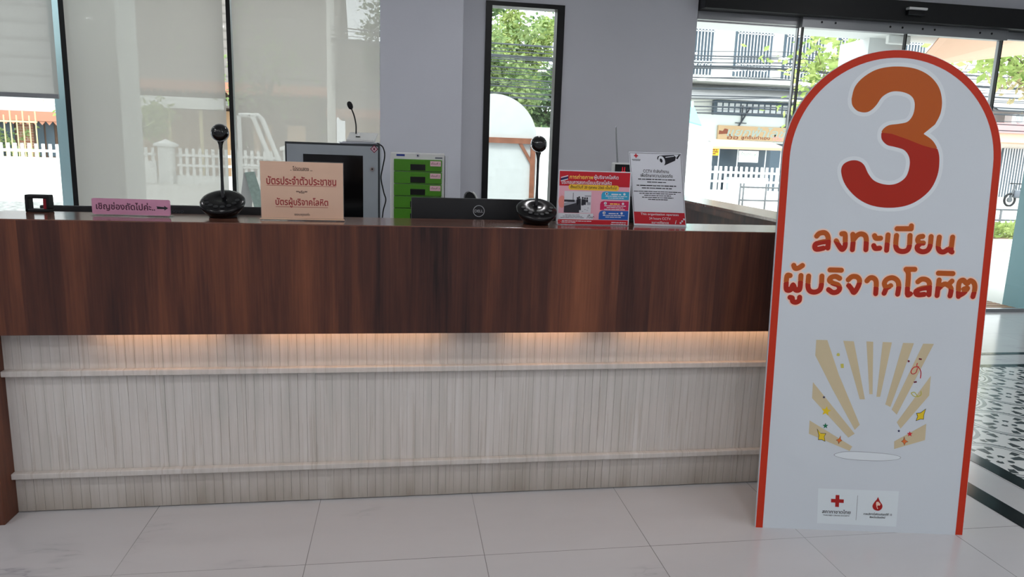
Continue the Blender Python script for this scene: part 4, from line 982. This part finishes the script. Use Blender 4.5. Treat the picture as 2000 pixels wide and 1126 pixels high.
# ================================================================== outside
G0 = -0.15
mat('concrete', (196, 194, 188), .8, var=.06, vscale=.6); mat('fence_white', (226, 227, 224), .6); mat('house_wood', (92, 70, 56), .75, var=.15, vscale=1.2); mat('ochre_wall', (186, 150, 116), .75, var=.08, vscale=.8)
mat('fascia_wood', (170, 118, 96), .7); mat('iron_cream', (206, 190, 138), .5); mat('bark', (92, 80, 66), .9, var=.2, vscale=5); mat('cable_black', (58, 62, 68), .6); mat('building_white', (222, 222, 216), .7, var=.03, vscale=.5)
mat('shade_glass', (74, 88, 100), .3); mat('grille_steel', (200, 203, 206), .5); mat('steel_tube', (92, 94, 97), .35, metal=.3); mat('sign_tan', (176, 148, 112), .6, var=.06, vscale=.8); mat('sign_brown', (120, 60, 36), .6); mat('script_grey', (150, 160, 150), .6)
mat('teal_awning', (120, 214, 200), .6); mat('canvas_cream', (196, 160, 132), .7); mat('yellow_board', (246, 200, 40), .5); mat('pink_paint', (206, 140, 140), .6); mat('clad_teal', (112, 146, 152), .35, var=.05, vscale=1.0); mat('clad_mist', (172, 196, 202), .4, var=.04, vscale=1.5); mat('clad_pale', (196, 200, 196), .5)
mat('soffit_white', (214, 216, 216), .7); mat('salmon_canvas', (232, 190, 164), .7); mat('board_back', (206, 210, 208), .6, var=.03); mat('raw_wood', (140, 92, 70), .7, var=.2, vscale=12); mat('bike_grey', (96, 100, 108), .35); mat('hedge_soil', (110, 92, 70), .9)
mb = MB(); mb.box(-40, 60, Y_W + .2, 60, G0 - .2, G0, 'concrete'); struct(mb.build('ground'))
k = NT('gravel'); vec, p = k.xyz(); k.l(k.ramp(k.noise(vec, 9.0, 3, .8), [(.35, (70, 70, 68)), (.65, (150, 150, 146))]), k.b.inputs['Base Color']); k.b.inputs['Roughness'].default_value = .9
mb = MB(); mb.box(-30, -4.0, 5.2, 17.0, G0 - .01, G0 + .01, 'gravel'); struct(mb.build('ground_gravel'))
mb = MB(); mb.box(2.2, 9.0, 3.68, 6.6, G0, -.02, 'concrete'); struct(mb.build('floor_porch'))
mb = MB(); mb.box(2.3, 9.5, 3.68, 6.6, 3.08, 3.35, 'soffit_white'); struct(mb.build('ceiling_porch'))
mb = MB(); mb.box(6.15, 6.70, 6.45, 7.1, G0, 3.08, 'soffit_white'); struct(mb.build('column_porch'))
mb = MB(); mb.box(6.32, 6.90, 3.6, 3.9, -.02, 3.08, 'clad_teal'); struct(mb.build('column_side'))
mb = MB(); mb.box(-2.87, -2.456, 4.3, 4.8, G0, 6.0, 'clad_pale'); mb.box(-3.0, -2.87, 4.32, 4.78, G0, 6.0, 'clad_mist'); struct(mb.build('column_outer'))
t = thing('exit_light', 'white box lamp hanging under the porch roof', 'lamp', (6.35, 6.2, 3.0))
mb = MB(); mb.bev(6.23, 6.55, 6.17, 6.23, 2.97, 3.08, 'white_plastic', .01); mb.build('housing', t)
mb = MB(); mb.box(6.25, 6.53, 6.165, 6.171, 2.985, 3.065, 'soffit_white'); mb.build('cover', t)
t = thing('door_mat', 'tan striped doormat outside the glass doors', 'mat', (5.9, 3.95, -.02))
mb = MB(); r = random.Random(2)
for i in range(9): mb.bev(5.2, 6.32, 3.72 + i * .05, 3.755 + i * .05, -.02, -.008, 'sign_tan' if i % 2 else 'raw_wood', .002)
mb.build('rib', t)
mb = MB(); mb.add([(6.25, 5.2, 2.97), (7.6, 5.2, 3.0), (9.0, 6.4, 3.06), (6.9, 6.5, 2.74)], [(0, 1, 2, 3)], 'salmon_canvas'); mb.add([(6.25, 5.2, 2.985), (7.6, 5.2, 3.015), (9.0, 6.4, 3.075), (6.9, 6.5, 2.755)], [(3, 2, 1, 0)], 'salmon_canvas')
tag(mb.build('shade_sail'), 'salmon pink canvas sail stretched under the porch roof', 'canopy')

# a second arched board seen from behind through the narrow window
t = thing('board_stand', 'plain white arched board in brown wooden frame outside narrow window', 'board', (1.0, 5.4, G0))
P = Panel((.55, 5.4, G0), (1, 0, 0), (0, 0, 1), (0, -1, 0))
pl = [(0, .02)] + [(.46 - .49 * math.cos(math.pi * k / 40), 1.69 + .50 * math.sin(math.pi * k / 40)) for k in range(41)] + [(.95, .02)]
mb = MB(); plate(mb, P, pl, -.012, 0, 'board_back'); mb.build('board', t)
mb = MB(); plate(mb, P, [(0, 1.66), (.95, 1.66), (.95, 1.72), (0, 1.72)], 0, .035, 'raw_wood'); mb.build('crossbar', t)
for a in (.03, .88):
    mb = MB(); plate(mb, P, [(a, 0), (a + .05, 0), (a + .05, 1.66), (a, 1.66)], 0, .035, 'raw_wood'); mb.build('post', t)
mb = MB(); plate(mb, P, [(.74, 1.66), (.78, 1.66), (.88, 1.50), (.88, 1.44)], .004, .03, 'raw_wood'); mb.build('brace', t)

# boundary fence of white pickets between masonry posts, about 28 m away
YF = 28.5
post0 = None
def fpost(x, h, w, label):
    t = thing('fence_post', label, 'post', (x, YF, G0), 'white masonry fence posts')
    mb = MB(); mb.bev(x - w / 2, x + w / 2, YF - w / 2, YF + w / 2, G0, h, 'fence_white', .02); mb.build('shaft', t)
    mb = MB(); mb.bev(x - w / 2 - .12, x + w / 2 + .12, YF - w / 2 - .12, YF + w / 2 + .12, h, h + .12, 'fence_white', .02)
    mb.add([(x - w / 2 - .1, YF - w / 2 - .1, h + .12), (x + w / 2 + .1, YF - w / 2 - .1, h + .12), (x + w / 2 + .1, YF + w / 2 + .1, h + .12), (x - w / 2 - .1, YF + w / 2 + .1, h + .12), (x, YF, h + .30)], [(0, 1, 4), (1, 2, 4), (2, 3, 4), (3, 0, 4), (3, 2, 1, 0)], 'fence_white'); mb.build('cap', t)
xs = [-24.0, -16.9, -9.48, -4.6, 0.6, 8.2, 13.3, 20.6, 27.6]
names = ['far left end', 'left of the glass strip', 'seen through the middle blind', 'seen through the right blind', 'behind the white column', 'just past the high boundary wall', 'at the entrance bay', 'behind the arched floor sign', 'near the right edge of the view']
for x, n_ in zip(xs, names): fpost(x, 1.33 if x < 13 or x > 14 else 2.15, .52 if x < 13 or x > 14 else 1.0, 'white masonry fence post ' + n_)
mb = MB(); mb.lathe([(.24, G0), (.21, .3), (.19, 1.2), (.19, 2.25), (.25, 2.35), (.30, 2.45), (.30, 2.56), (.05, 2.75)], (-10.22, YF - 1.2, 0), 'fence_white', 20)
tag(mb.build('gate_column', None, True, 40), 'tall round white gate column seen through the middle blind', 'column')
def bay(x0, x1, label, solid=.20):
    t = thing('picket_fence', label, 'fence', ((x0 + x1) / 2, YF, G0), 'white picket fence bays')
    mb = MB(); mb.box(x0, x1, YF - .1, YF + .1, G0, solid, 'fence_white'); mb.build('plinth', t)
    for z in (.55, .96):
        mb = MB(); mb.box(x0, x1, YF - .06, YF + .02, z, z + .10, 'fence_white'); mb.build('rail', t)
    mb = MB(); n = int((x1 - x0) / .25)
    for i in range(n):
        a = x0 + (i + .5) * (x1 - x0) / n; mb.bev(a - .06, a + .06, YF - .02, YF + .03, solid, 1.28, 'fence_white', .01, 1)
    mb.build('slat_panel', t)
lab = ['at the far left beyond the glass strip', 'below the brick house in the glass strip', 'seen through the middle blind', 'seen through the right blind', 'behind the white column and wall', 'hidden behind the wall by the entrance', 'with white stall behind it at the entrance', 'behind the arched floor sign']
for i in range(8):
    x0, x1 = xs[i] + .40, xs[i + 1] - .40
    if i == 5: x1 = 12.75
    if i == 6: x0 = 13.85
    if i == 4: continue
    bay(x0, x1, 'white picket fence bay ' + lab[i], .75 if i == 1 else .20)
mb = MB(); mb.box(1.0, 7.6, YF - .15, YF + .15, G0, 2.55, 'fence_white'); mb.box(.9, 7.7, YF - .22, YF + .22, 2.55, 2.68, 'fence_white')
tag(mb.build('boundary_wall'), 'high plain white boundary wall below the trees in narrow window', 'wall')

# neighbouring houses
def house(label, x0, x1, y0, y1, zw, zr, wallm, roofm, over=1.2, extra=None):
    t = thing('house', label, 'house', ((x0 + x1) / 2, (y0 + y1) / 2, G0))
    mb = MB(); mb.box(x0, x1, y0, y1, G0, zw, wallm); mb.build('wall', t)
    mb = MB(); ym = (y0 + y1) / 2; o_ = over; e = zw - .25
    vs = []
    for dz in (0, .18): vs += [(x0 - o_, y0 - o_, e + dz), (x1 + o_, y0 - o_, e + dz), (x1 + o_, ym, zr + dz), (x0 - o_, ym, zr + dz), (x1 + o_, y1 + o_, e + dz), (x0 - o_, y1 + o_, e + dz)]
    mb.add(vs, [(0, 1, 2, 3), (3, 2, 4, 5), (6, 9, 8, 7), (9, 11, 10, 8), (0, 6, 7, 1), (1, 7, 8, 2), (2, 8, 10, 4), (4, 10, 11, 5), (5, 11, 9, 3), (3, 9, 6, 0)], roofm); mb.build('roof', t)
    mb = MB(); mb.box(x0 - o_, x1 + o_, y0 - o_ - .06, y0 - o_, e - .22, e + .2, 'fascia_wood')
    for i in range(int((x1 - x0 + 2 * o_) / .3)):
        a = x0 - o_ + i * .3; mb.add([(a, y0 - o_ - .03, e - .22), (a + .3, y0 - o_ - .03, e - .22), (a + .15, y0 - o_ - .03, e - .40)], [(0, 1, 2)], 'fascia_wood')
    mb.build('eave_board', t)
    return t
h = house('red brick house with grey roof and carved eave behind left fence', -26.0, -15.4, 34.0, 42.0, 2.75, 8.4, 'brick', 'grey_roof', .8)
for x in (-18.6, -16.9):
    mb = MB(); mb.box(x, x + 1.0, 33.93, 34.02, .6, 2.4, 'house_wood'); w_ = mb.build('window', h)
    mb = MB(); mb.box(x + .1, x + .46, 33.9, 33.94, .7, 2.3, 'shade_glass'); mb.box(x + .54, x + .9, 33.9, 33.94, .7, 2.3, 'shade_glass'); mb.build('pane', w_)
mb = MB(); mb.add([(-23.5, 32.4, 2.9), (-18.2, 32.4, 2.9), (-20.6, 36, 6.6), (-23.5, 36, 6.6)], [(0, 1, 2, 3)], 'tile_roof'); mb.add([(-23.5, 32.5, 2.75), (-18.2, 32.5, 2.75), (-20.6, 36.1, 6.45), (-23.5, 36.1, 6.45)], [(3, 2, 1, 0)], 'tile_roof'); mb.build('gable_roof', h)
h = house('large dark wooden house with steep roof, seen through the blinds', -13.4, -4.4, 36.5, 48.0, 4.6, 12.0, 'house_wood', 'dark_roof', 1.0)
mb = MB(); mb.box(-13.2, -8.3, 33.4, 36.5, 3.35, 3.55, 'grey_roof'); mb.box(-13.2, -8.3, 33.3, 33.4, 3.1, 3.62, 'fence_white'); mb.build('porch_roof', h)
mb = MB(); mb.box(-13.0, -8.5, 36.30, 36.5, G0, 3.2, 'ochre_wall'); mb.build('porch_wall', h)
for x in (-12.6, -10.8, -9.4):
    mb = MB(); mb.box(x - .07, x + .07, 33.5, 33.64, G0, 3.35, 'iron_cream'); mb.build('porch_post', h)
for x in (-7.6, -5.9):
    mb = MB(); mb.box(x, x + .9, 36.42, 36.5, 1.0, 2.6, 'ochre_wall'); mb.build('shutter', h)
h = house('brown wooden house with ochre walls, seen through the right blind', -3.0, 1.2, 37.0, 45.0, 3.6, 7.4, 'ochre_wall', 'dark_roof', .9)
mb = MB(); mb.box(-2.4, -1.2, 36.93, 37.0, .9, 2.4, 'house_wood'); mb.build('window', h)

# cream iron fence before the brick house
t = thing('iron_fence', 'cream iron railing with curled tops before the brick house', 'fence', (-19.6, 31.5, G0))
for z in (.9, 2.15):
    mb = MB(); mb.box(-24, -15.6, 31.47, 31.53, z, z + .07, 'iron_cream'); mb.build('rail', t)
mb = MB()
for i in range(34): a = -23.9 + i * .25; mb.box(a - .02, a + .02, 31.48, 31.52, G0, 2.45 + (.18 if i % 2 else 0), 'iron_cream')
mb.build('bar_panel', t)

# trees
def tree(label, base, crown, rad, n, leaf, lm, seed, group=None, trunk=.16, branches=6):
    r = random.Random(seed); t = thing('tree', label, 'tree', (base[0], base[1], G0), group)
    mb = MB(); c = Vector(crown)
    mb.tube([(base[0], base[1], G0), (base[0] * .6 + c.x * .4, base[1] * .6 + c.y * .4, G0 + (c.z - G0) * .55), tuple(c)], [trunk, trunk * .7, trunk * .3], 'bark', 8); mb.build('trunk', t, True)
    tips = []
    for i in range(branches):
        a = r.uniform(0, 6.283); e = c + Vector((math.cos(a) * rad[0] * r.uniform(.5, .95), math.sin(a) * rad[1] * r.uniform(.5, .95), rad[2] * r.uniform(-.8, .7)))
        s0 = Vector((base[0], base[1], G0)).lerp(c, r.uniform(.55, .9)); mid = s0.lerp(e, .5) + Vector((0, 0, .12 * rad[2]))
        mb = MB(); mb.tube([tuple(s0), tuple(mid), tuple(e)], [trunk * .3, trunk * .2, trunk * .08], 'bark', 6); mb.build('branch', t, True); tips.append((mid, e))
    vs, fs = [], []
    clumps = [tuple(p.lerp(q, k)) for p, q in tips for k in (.2, .6, 1.0)] + [tuple(c + Vector([r.gauss(0, .55) * q for q in rad])) for _ in range(branches * 4)]
    cr_ = .34 * min(rad)
    for i in range(n):
        q = Vector(r.choice(clumps)) + Vector((r.gauss(0, cr_), r.gauss(0, cr_), r.gauss(0, cr_ * .7)))
        d = Vector((r.gauss(0, 1), r.gauss(0, 1), r.gauss(-.4, .6))).normalized(); s_ = d.cross(Vector((r.gauss(0, 1), r.gauss(0, 1), r.gauss(0, 1)))).normalized()
        l = leaf * r.uniform(.7, 1.3); k = len(vs)
        vs += [tuple(q), tuple(q + d * l * .5 + s_ * l * .26), tuple(q + d * l), tuple(q + d * l * .5 - s_ * l * .26)]; fs.append((k, k + 1, k + 2, k + 3))
    mb = MB(); mb.add(vs, fs, lm); mb.build('foliage', t)
tree('dense green tree filling the narrow window from the left', (4.4, 36, 0), (4.6, 36, 5.6), (2.6, 1.4, 3.4), 6500, .34, 'leaf_green', 1, trunk=.25)
tree('dark green tree at the right side of the narrow window', (8.9, 41, 0), (8.6, 41, 4.8), (2.4, 1.0, 3.4), 6000, .34, 'leaf_dark', 2, trunk=.25)
tree('pale yellow-green tree in the middle of the narrow window', (7.2, 46.5, 0), (7.3, 46.5, 8.6), (3.2, 1.0, 3.4), 6000, .36, 'leaf_light', 3, trunk=.25)
tree('tall green tree filling the back of the narrow window', (6.6, 52, 0), (7.6, 52, 6.8), (4.8, 1.4, 5.8), 9000, .46, 'leaf_dark', 9, trunk=.3)
tree('leafy young tree just right of the first glass door edge', (10.6, 14, 0), (10.4, 14, 3.9), (.95, .8, .95), 760, .20, 'leaf_light', 4, trunk=.05, branches=7)
tree('drooping long leaved tree at the top right of the entrance', (20.6, 12.5, 0), (13.6, 12.4, 4.0), (1.0, .8, .45), 420, .24, 'leaf_light', 5, trunk=.06)
tree('brownish drooping tree at the far right edge of the entrance', (24.4, 16.5, 0), (17.6, 16.4, 4.4), (1.15, .8, .7), 420, .24, 'leaf_brown', 6, trunk=.06)
tree('small green bush behind the middle blind fence', (-11.9, 31, 0), (-11.6, 31, 2.6), (1.9, 1.0, .8), 1800, .22, 'leaf_light', 7, trunk=.08)
tree('green bush by the iron railing of the brick house', (-18.2, 32.6, 0), (-18.2, 32.6, 1.1), (1.6, .5, .9), 1800, .2, 'leaf_green', 8, trunk=.05)
tree('bare branched tree before the dark house seen through the blind', (-6.2, 31, 0), (-6.0, 31, 4.8), (2.2, 1.2, 2.0), 500, .22, 'leaf_green', 10, trunk=.12, branches=12)
tree('leafy tree top in the upper corner of the right blind', (-1.0, 34, 0), (-1.0, 34, 7.4), (.9, .7, 1.9), 1500, .26, 'leaf_dark', 12, trunk=.12)
mb = MB(); mb.tube([(-2.67, 25.9, G0), (-2.67, 25.9, 9.2)], [.17, .13], 'concrete', 12); tag(mb.build('utility_pole', None, True, 40), 'round concrete utility pole seen through the right blind', 'pole')

# white pipe frame seen through the right blind
t = thing('pipe_frame', 'white bent pipe frame standing outside behind the right blind', 'frame', (-3.6, 16, G0))
for dx in (0, .20):
    mb = MB(); mb.tube([(-3.95 + dx, 16, 2.15), (-3.70 + dx, 16, 2.17), (-3.60 + dx, 16, 2.08), (-3.05 + dx, 16, .6), (-2.75 + dx, 16, G0)], .055, 'fence_white', 10); mb.build('bent_pipe', t, True)
mb = MB(); mb.tube([(-4.0, 16, .95), (-3.1, 16, .92)], .04, 'fence_white', 8); mb.tube([(-3.95, 16, G0), (-3.95, 16, 2.15)], .05, 'fence_white', 8); mb.build('cross_pipe', t)

# overhead cables along the street
r = random.Random(11)
for i in range(26):
    z = 3.6 + 3.1 * (i / 25) ** 1.1 + r.uniform(-.12, .12) if i < 20 else r.uniform(5.2, 5.7); y = 25.5 + r.uniform(-.4, .4)
    pts = []
    for k in range(24):
        x = -2.6 + k * 1.6; s_ = ((x + 2.6) % 18.5) / 18.5; pts.append((x, y, z - .9 * 4 * s_ * (1 - s_) * r.uniform(.97, 1.03) * .25 + .012 * (x - 5) * (1 if i % 3 else -.6)))
    mb = MB(); mb.tube(pts, .014 + .012 * (i % 3 == 0), 'cable_black', 5); tag(mb.build('overhead_cable'), 'dark overhead cable strung along the street', 'cable', 'overhead street cables')

# shophouse across the street
t = thing('shophouse', 'white two storey shophouse with barred balcony across the street', 'building', (24, 42, G0))
mb = MB(); mb.box(16.0, 34, 38.6, 46, G0, 11.0, 'building_white'); mb.build('wall', t)
for x, w in ((16.1, 2.0), (19.4, 2.35), (22.5, 2.6), (26, 2.4), (29.4, 2.4)):
    mb = MB(); mb.box(x, x + w, 38.5, 38.62, 6.55, 9.1, 'shade_glass'); w_ = mb.build('window', t)
    mb = MB()
    for k in range(int(w / .2) + 1): mb.box(x + k * .2, x + k * .2 + .05, 38.2, 38.26, 6.4, 9.5, 'grille_steel')
    for z in (6.4, 7.2, 8.9, 9.45): mb.box(x, x + w, 38.2, 38.26, z, z + .06, 'grille_steel')
    for k in range(int(w / .4)):
        a = x + k * .4 + .2; mb.tube([(a + .16 * math.cos(q), 38.2, 7.0 + .16 * math.sin(q)) for q in [j * math.pi / 5 for j in range(11)]], .025, 'grille_steel', 5)
    mb.build('grille', w_)
mb = MB(); mb.box(16.0, 34, 36.9, 38.6, 6.0, 6.25, 'building_white'); mb.build('balcony_slab', t)
mb = MB(); mb.add([(16.0, 36.6, 5.10), (34, 36.6, 5.10), (34, 38.6, 6.0), (16.0, 38.6, 6.0), (16.0, 36.6, 5.0), (34, 36.6, 5.0), (34, 38.6, 5.9), (16.0, 38.6, 5.9)], [(0, 1, 2, 3), (7, 6, 5, 4), (0, 4, 5, 1)], 'grey_roof'); mb.build('awning_roof', t)
mb = MB(); mb.box(18.3, 34, 38.3, 38.6, 4.25, 5.1, 'shade_glass')
for k in range(40):
    for j in range(2): mb.box(18.5 + k * .38, 18.78 + k * .38, 38.26, 38.31, 4.44 + j * .3, 4.66 + j * .3, 'grille_steel')
mb.build('vent_blocks', t)
mb = MB(); mb.box(16.0, 34, 38.2, 38.6, 2.7, 4.25, 'clad_pale'); mb.build('fascia', t)
mb = MB(); mb.box(17.2, 33.0, 38.5, 38.62, G0, 2.7, 'shade_glass'); mb.build('shopfront', t)
for x, z in ((20.0, 3.85), (22.9, 3.7)):
    mb = MB(); mb.box(x, x + .06, 38.1, 38.16, z, z + 1.0, 'cable_black'); mb.box(x - .35, x + .35, 38.1, 38.16, z - .04, z, 'cable_black'); mb.tube([(x - .3, 38.1, z - .5), (x + .5, 38.1, z + .9)], .05, 'cable_black', 6); mb.build('bracket', t)
t = thing('shop_sign', 'long tan shop signboard with Thai script above the stall', 'sign', (20.9, 38.05, 2.83))
P = Panel((18.56, 38.05, 2.83), (1, 0, 0), (0, 0, 1), (0, -1, 0))
mb = MB(); plate(mb, P, [(0, 0), (6.4, 0), (6.4, .82), (0, .82)], -.12, 0, 'sign_tan'); mb.build('board', t)
mb = MB(); ptext(mb, P, 'แยกฟ้าไลชัน', 2.75, .50, .01, 'script_grey', w=4.2, h=.56, bold=.02, italic=.35); mb.build('script_text', t)
mb = MB(); ptext(mb, P, 'ลูกชิ้นทำเอง', 2.42, .15, .01, 'sign_brown', w=1.85, h=.28, bold=.02); ptext(mb, P, 'YOK', 3.85, .15, .01, 'pink_paint', w=.75, h=.24, bold=.03)
ptext(mb, P, 'ฮื้อ', .95, .17, .01, 'sign_brown', w=.7, h=.28, bold=.02); mb.build('brown_text', t)
mb = MB(); plate(mb, P, [(.05, .30), (.6, .34), (.62, .60), (.4, .64), (.3, .48), (.08, .52)], 0, .012, 'sign_brown'); mb.build('cart_drawing', t)
# stall under a cream canopy
t = thing('food_stall', 'street food stall with cream canvas canopy and dark screens', 'stall', (16.7, 31.6, G0))
mb = MB(); mb.add([(14.6, 30.4, 2.20), (18.7, 30.4, 2.24), (18.9, 32.2, 2.56), (15.6, 32.2, 2.62)], [(0, 1, 2, 3)], 'canvas_cream'); mb.add([(14.6, 30.4, 2.10), (18.7, 30.4, 2.12), (18.7, 30.4, 2.24), (14.6, 30.4, 2.20)], [(0, 1, 2, 3)], 'canvas_cream'); mb.build('canopy', t)
for x in (14.72, 15.30, 16.28, 17.75, 18.55):
    mb = MB(); mb.tube([(x, 30.6, G0), (x, 30.6, 2.15)], .03, 'grille_steel', 8); mb.build('post', t)
mb = MB(); mb.box(14.7, 18.7, 31.9, 32.0, G0, 2.45, 'shade_glass'); mb.build('screen', t)
mb = MB(); mb.bev(16.1, 18.2, 30.9, 31.5, G0, .75, 'grille_steel', .02); mb.build('counter', t)
t = thing('stall_banner', 'white hanging banner with dark Thai lettering at the stall', 'banner', (17.0, 30.5, .9))
P = Panel((16.30, 30.52, 1.50), (1, 0, 0), (0, 0, 1), (0, -1, 0)); mb = MB(); plate(mb, P, [(0, 0), (1.03, 0), (1.03, .56), (0, .56)], -.01, 0, 'fence_white'); mb.build('cloth', t)
mb = MB(); ptext(mb, P, 'ร้านกาแฟ', .52, .40, .006, 'script_grey', w=.80, h=.22, bold=.02); mb.build('printed_text', t)
t = thing('yellow_board', 'small yellow price board hanging at the stall post', 'sign', (15.15, 30.5, 1.5))
P = Panel((14.80, 30.52, 1.78), (1, 0, 0), (0, 0, 1), (0, -1, 0)); mb = MB(); plate(mb, P, [(0, 0), (.46, 0), (.46, .34), (0, .34)], -.01, 0, 'yellow_board'); mb.build('board', t)
mb = MB()
for i, (a, b, w) in enumerate(((.23, .26, .28), (.23, .17, .36), (.23, .08, .30))): pdash(mb, P, a, b, w, .06, .006, 'sign_brown', 90 + i)
mb.build('small_print', t)
t = thing('teal_awning', 'pale teal shop awning with white fringe left of the entrance', 'awning', (8.6, 20, 2.6))
mb = MB(); mb.add([(7.4, 20, 3.1), (9.72, 20, 2.62), (9.66, 20.8, 3.42), (7.4, 20.8, 3.9), (7.4, 20, 3.05), (9.72, 20, 2.57), (9.66, 20.8, 3.37), (7.4, 20.8, 3.85)], [(0, 1, 2, 3), (7, 6, 5, 4), (0, 4, 5, 1), (1, 5, 6, 2)], 'teal_awning'); mb.build('sheet', t)
mb = MB(); mb.add([(7.4, 19.98, 3.05), (10.0, 19.98, 2.50), (10.0, 19.98, 2.15), (7.4, 19.98, 2.65)], [(0, 1, 2, 3)], 'fence_white'); mb.build('fringe', t)
for x in (7.6, 9.6):
    mb = MB(); mb.tube([(x, 20.6, G0), (x, 20.6, 3.4)], .04, 'grille_steel', 8); mb.build('post', t)
# ramp handrail
t = thing('handrail', 'bent steel tube handrail outside the first glass panel', 'handrail', (9.9, 16, G0))
def loop(z0, z1, xa, xb): return [(xa, 16, z1), (xb - .12, 16, z1), (xb - .03, 16, z1 - .04), (xb, 16, z1 - .12), (xb, 16, z0 + .12), (xb - .03, 16, z0 + .04), (xb - .12, 16, z0), (xa, 16, z0)]
mb = MB(); mb.tube(loop(.40, .76, 9.28, 10.56), .022, 'steel_tube', 8); mb.build('rail', t, True)
for x in (9.28, 9.38, 10.05):
    mb = MB(); mb.tube([(x, 16, G0), (x, 16, .86)], .024, 'steel_tube', 8); mb.build('post', t, True)
t = thing('guard_rail', 'low steel guard rail in front of the hedge at right', 'railing', (15.2, 13, G0))
for z in (.22, .48):
    mb = MB(); mb.tube([(14.0, 13, z), (17.0, 13, z)], .022, 'steel_tube', 8); mb.build('rail', t, True)
for x in (14.0, 14.75, 15.5, 16.25, 17.0):
    mb = MB(); mb.tube([(x, 13, G0), (x, 13, .5)], .026, 'steel_tube', 8); mb.build('post', t, True)
# planter with hedge
t = thing('planter', 'long pale concrete planter outside the right glass panel', 'planter', (12.5, 9.9, G0))
mb = MB(); mb.bev(9.5, 15.5, 9.7, 10.5, G0, .08, 'concrete', .01); mb.build('trough', t)
mb = MB(); mb.box(9.6, 15.4, 9.8, 10.4, .08, .10, 'hedge_soil'); mb.build('soil', t)
r = random.Random(21); vs, fs = [], []
for i in range(3500):
    q = Vector((r.uniform(9.6, 15.4), r.uniform(9.78, 10.4), r.uniform(.08, .33))); d = Vector((r.gauss(0, 1), r.gauss(0, 1), abs(r.gauss(.5, .7)))).normalized(); s_ = d.cross(Vector((r.gauss(0, 1), r.gauss(0, 1), 0.2))).normalized(); l = r.uniform(.08, .16); k = len(vs)
    vs += [tuple(q), tuple(q + d * l * .5 + s_ * l * .2), tuple(q + d * l), tuple(q + d * l * .5 - s_ * l * .2)]; fs.append((k, k + 1, k + 2, k + 3))
mb = MB(); mb.add(vs, fs, 'leaf_light'); tag(mb.build('hedge'), 'low bright green hedge growing in the concrete planter', 'hedge', kind='stuff')
# right hand shophouse
t = thing('corner_shop', 'low shop with pink fascia and grey shutter at far right', 'building', (40, 42, G0))
mb = MB(); mb.box(35.5, 46, 39, 46, G0, 5.9, 'building_white'); mb.build('wall', t)
mb = MB(); mb.box(35.5, 46, 37.0, 39, 3.85, 4.45, 'pink_paint'); mb.build('fascia', t)
mb = MB(); mb.box(35.5, 46, 37.3, 39, 3.3, 3.85, 'salmon_canvas'); mb.build('soffit', t)
mb = MB(); mb.box(38.7, 42, 38.9, 39.02, G0, 3.0, 'shade_glass')
for k in range(16): mb.box(38.75 + k * .2, 38.83 + k * .2, 38.85, 38.9, G0, 3.0, 'grille_steel')
mb.build('shutter', t)
mb = MB(); mb.add([(36.0, 36.8, 5.2), (46, 36.8, 5.2), (46, 39, 6.4), (36.0, 39, 6.4)], [(0, 1, 2, 3)], 'grey_roof'); mb.add([(36.0, 36.9, 5.1), (46, 36.9, 5.1), (46, 39.1, 6.3), (36.0, 39.1, 6.3)], [(3, 2, 1, 0)], 'grey_roof'); mb.build('roof', t)
t = thing('air_conditioner', 'white air conditioner unit on the pink fascia', 'air conditioner', (38.2, 37.6, 4.45))
mb = MB(); mb.bev(37.5, 39.0, 37.3, 37.9, 4.45, 5.05, 'fence_white', .04); mb.build('casing', t)
mb = MB(); mb.tube([(38.0 + .25 * math.cos(a), 37.28, 4.75 + .25 * math.sin(a)) for a in [k * math.pi / 12 for k in range(25)]], .03, 'grille_steel', 6)
for k in range(5): mb.tube([(38.0 + .05 * k * math.cos(a), 37.28, 4.75 + .05 * k * math.sin(a)) for a in [q * math.pi / 8 for q in range(17)]], .012, 'grille_steel', 5)
mb.build('fan_grille', t)
# parked motorbike beyond the fence
t = thing('motorcycle', 'white and grey motorcycle parked at the right edge', 'motorcycle', (28.9, 27.0, G0))
for x in (28.35, 29.55):
    mb = MB(); mb.tube([(x + .28 * math.cos(a), 27, G0 + .31 + .28 * math.sin(a)) for a in [k * math.pi / 12 for k in range(25)]], .05, 'dark_rubber', 8); w_ = mb.build('wheel', t, True)
    mb = MB(); mb.tube([(x, 26.96, G0 + .31), (x, 27.04, G0 + .31)], .12, 'steel_tube', 12); mb.build('hub', w_)
mb = MB(); mb.bev(28.5, 29.6, 26.86, 27.14, .25, .62, 'bike_grey', .1, 3); mb.build('body', t, True)
mb = MB(); mb.bev(28.9, 29.7, 26.88, 27.12, .62, .74, 'dark_rubber', .05, 3); mb.build('seat', t, True)
mb = MB(); mb.tube([(28.35, 27, G0 + .31), (28.55, 27, .85)], .05, 'steel_tube', 8); mb.tube([(28.55, 26.7, .92), (28.55, 27.3, .92)], .025, 'dark_rubber', 8); mb.build('fork', t)
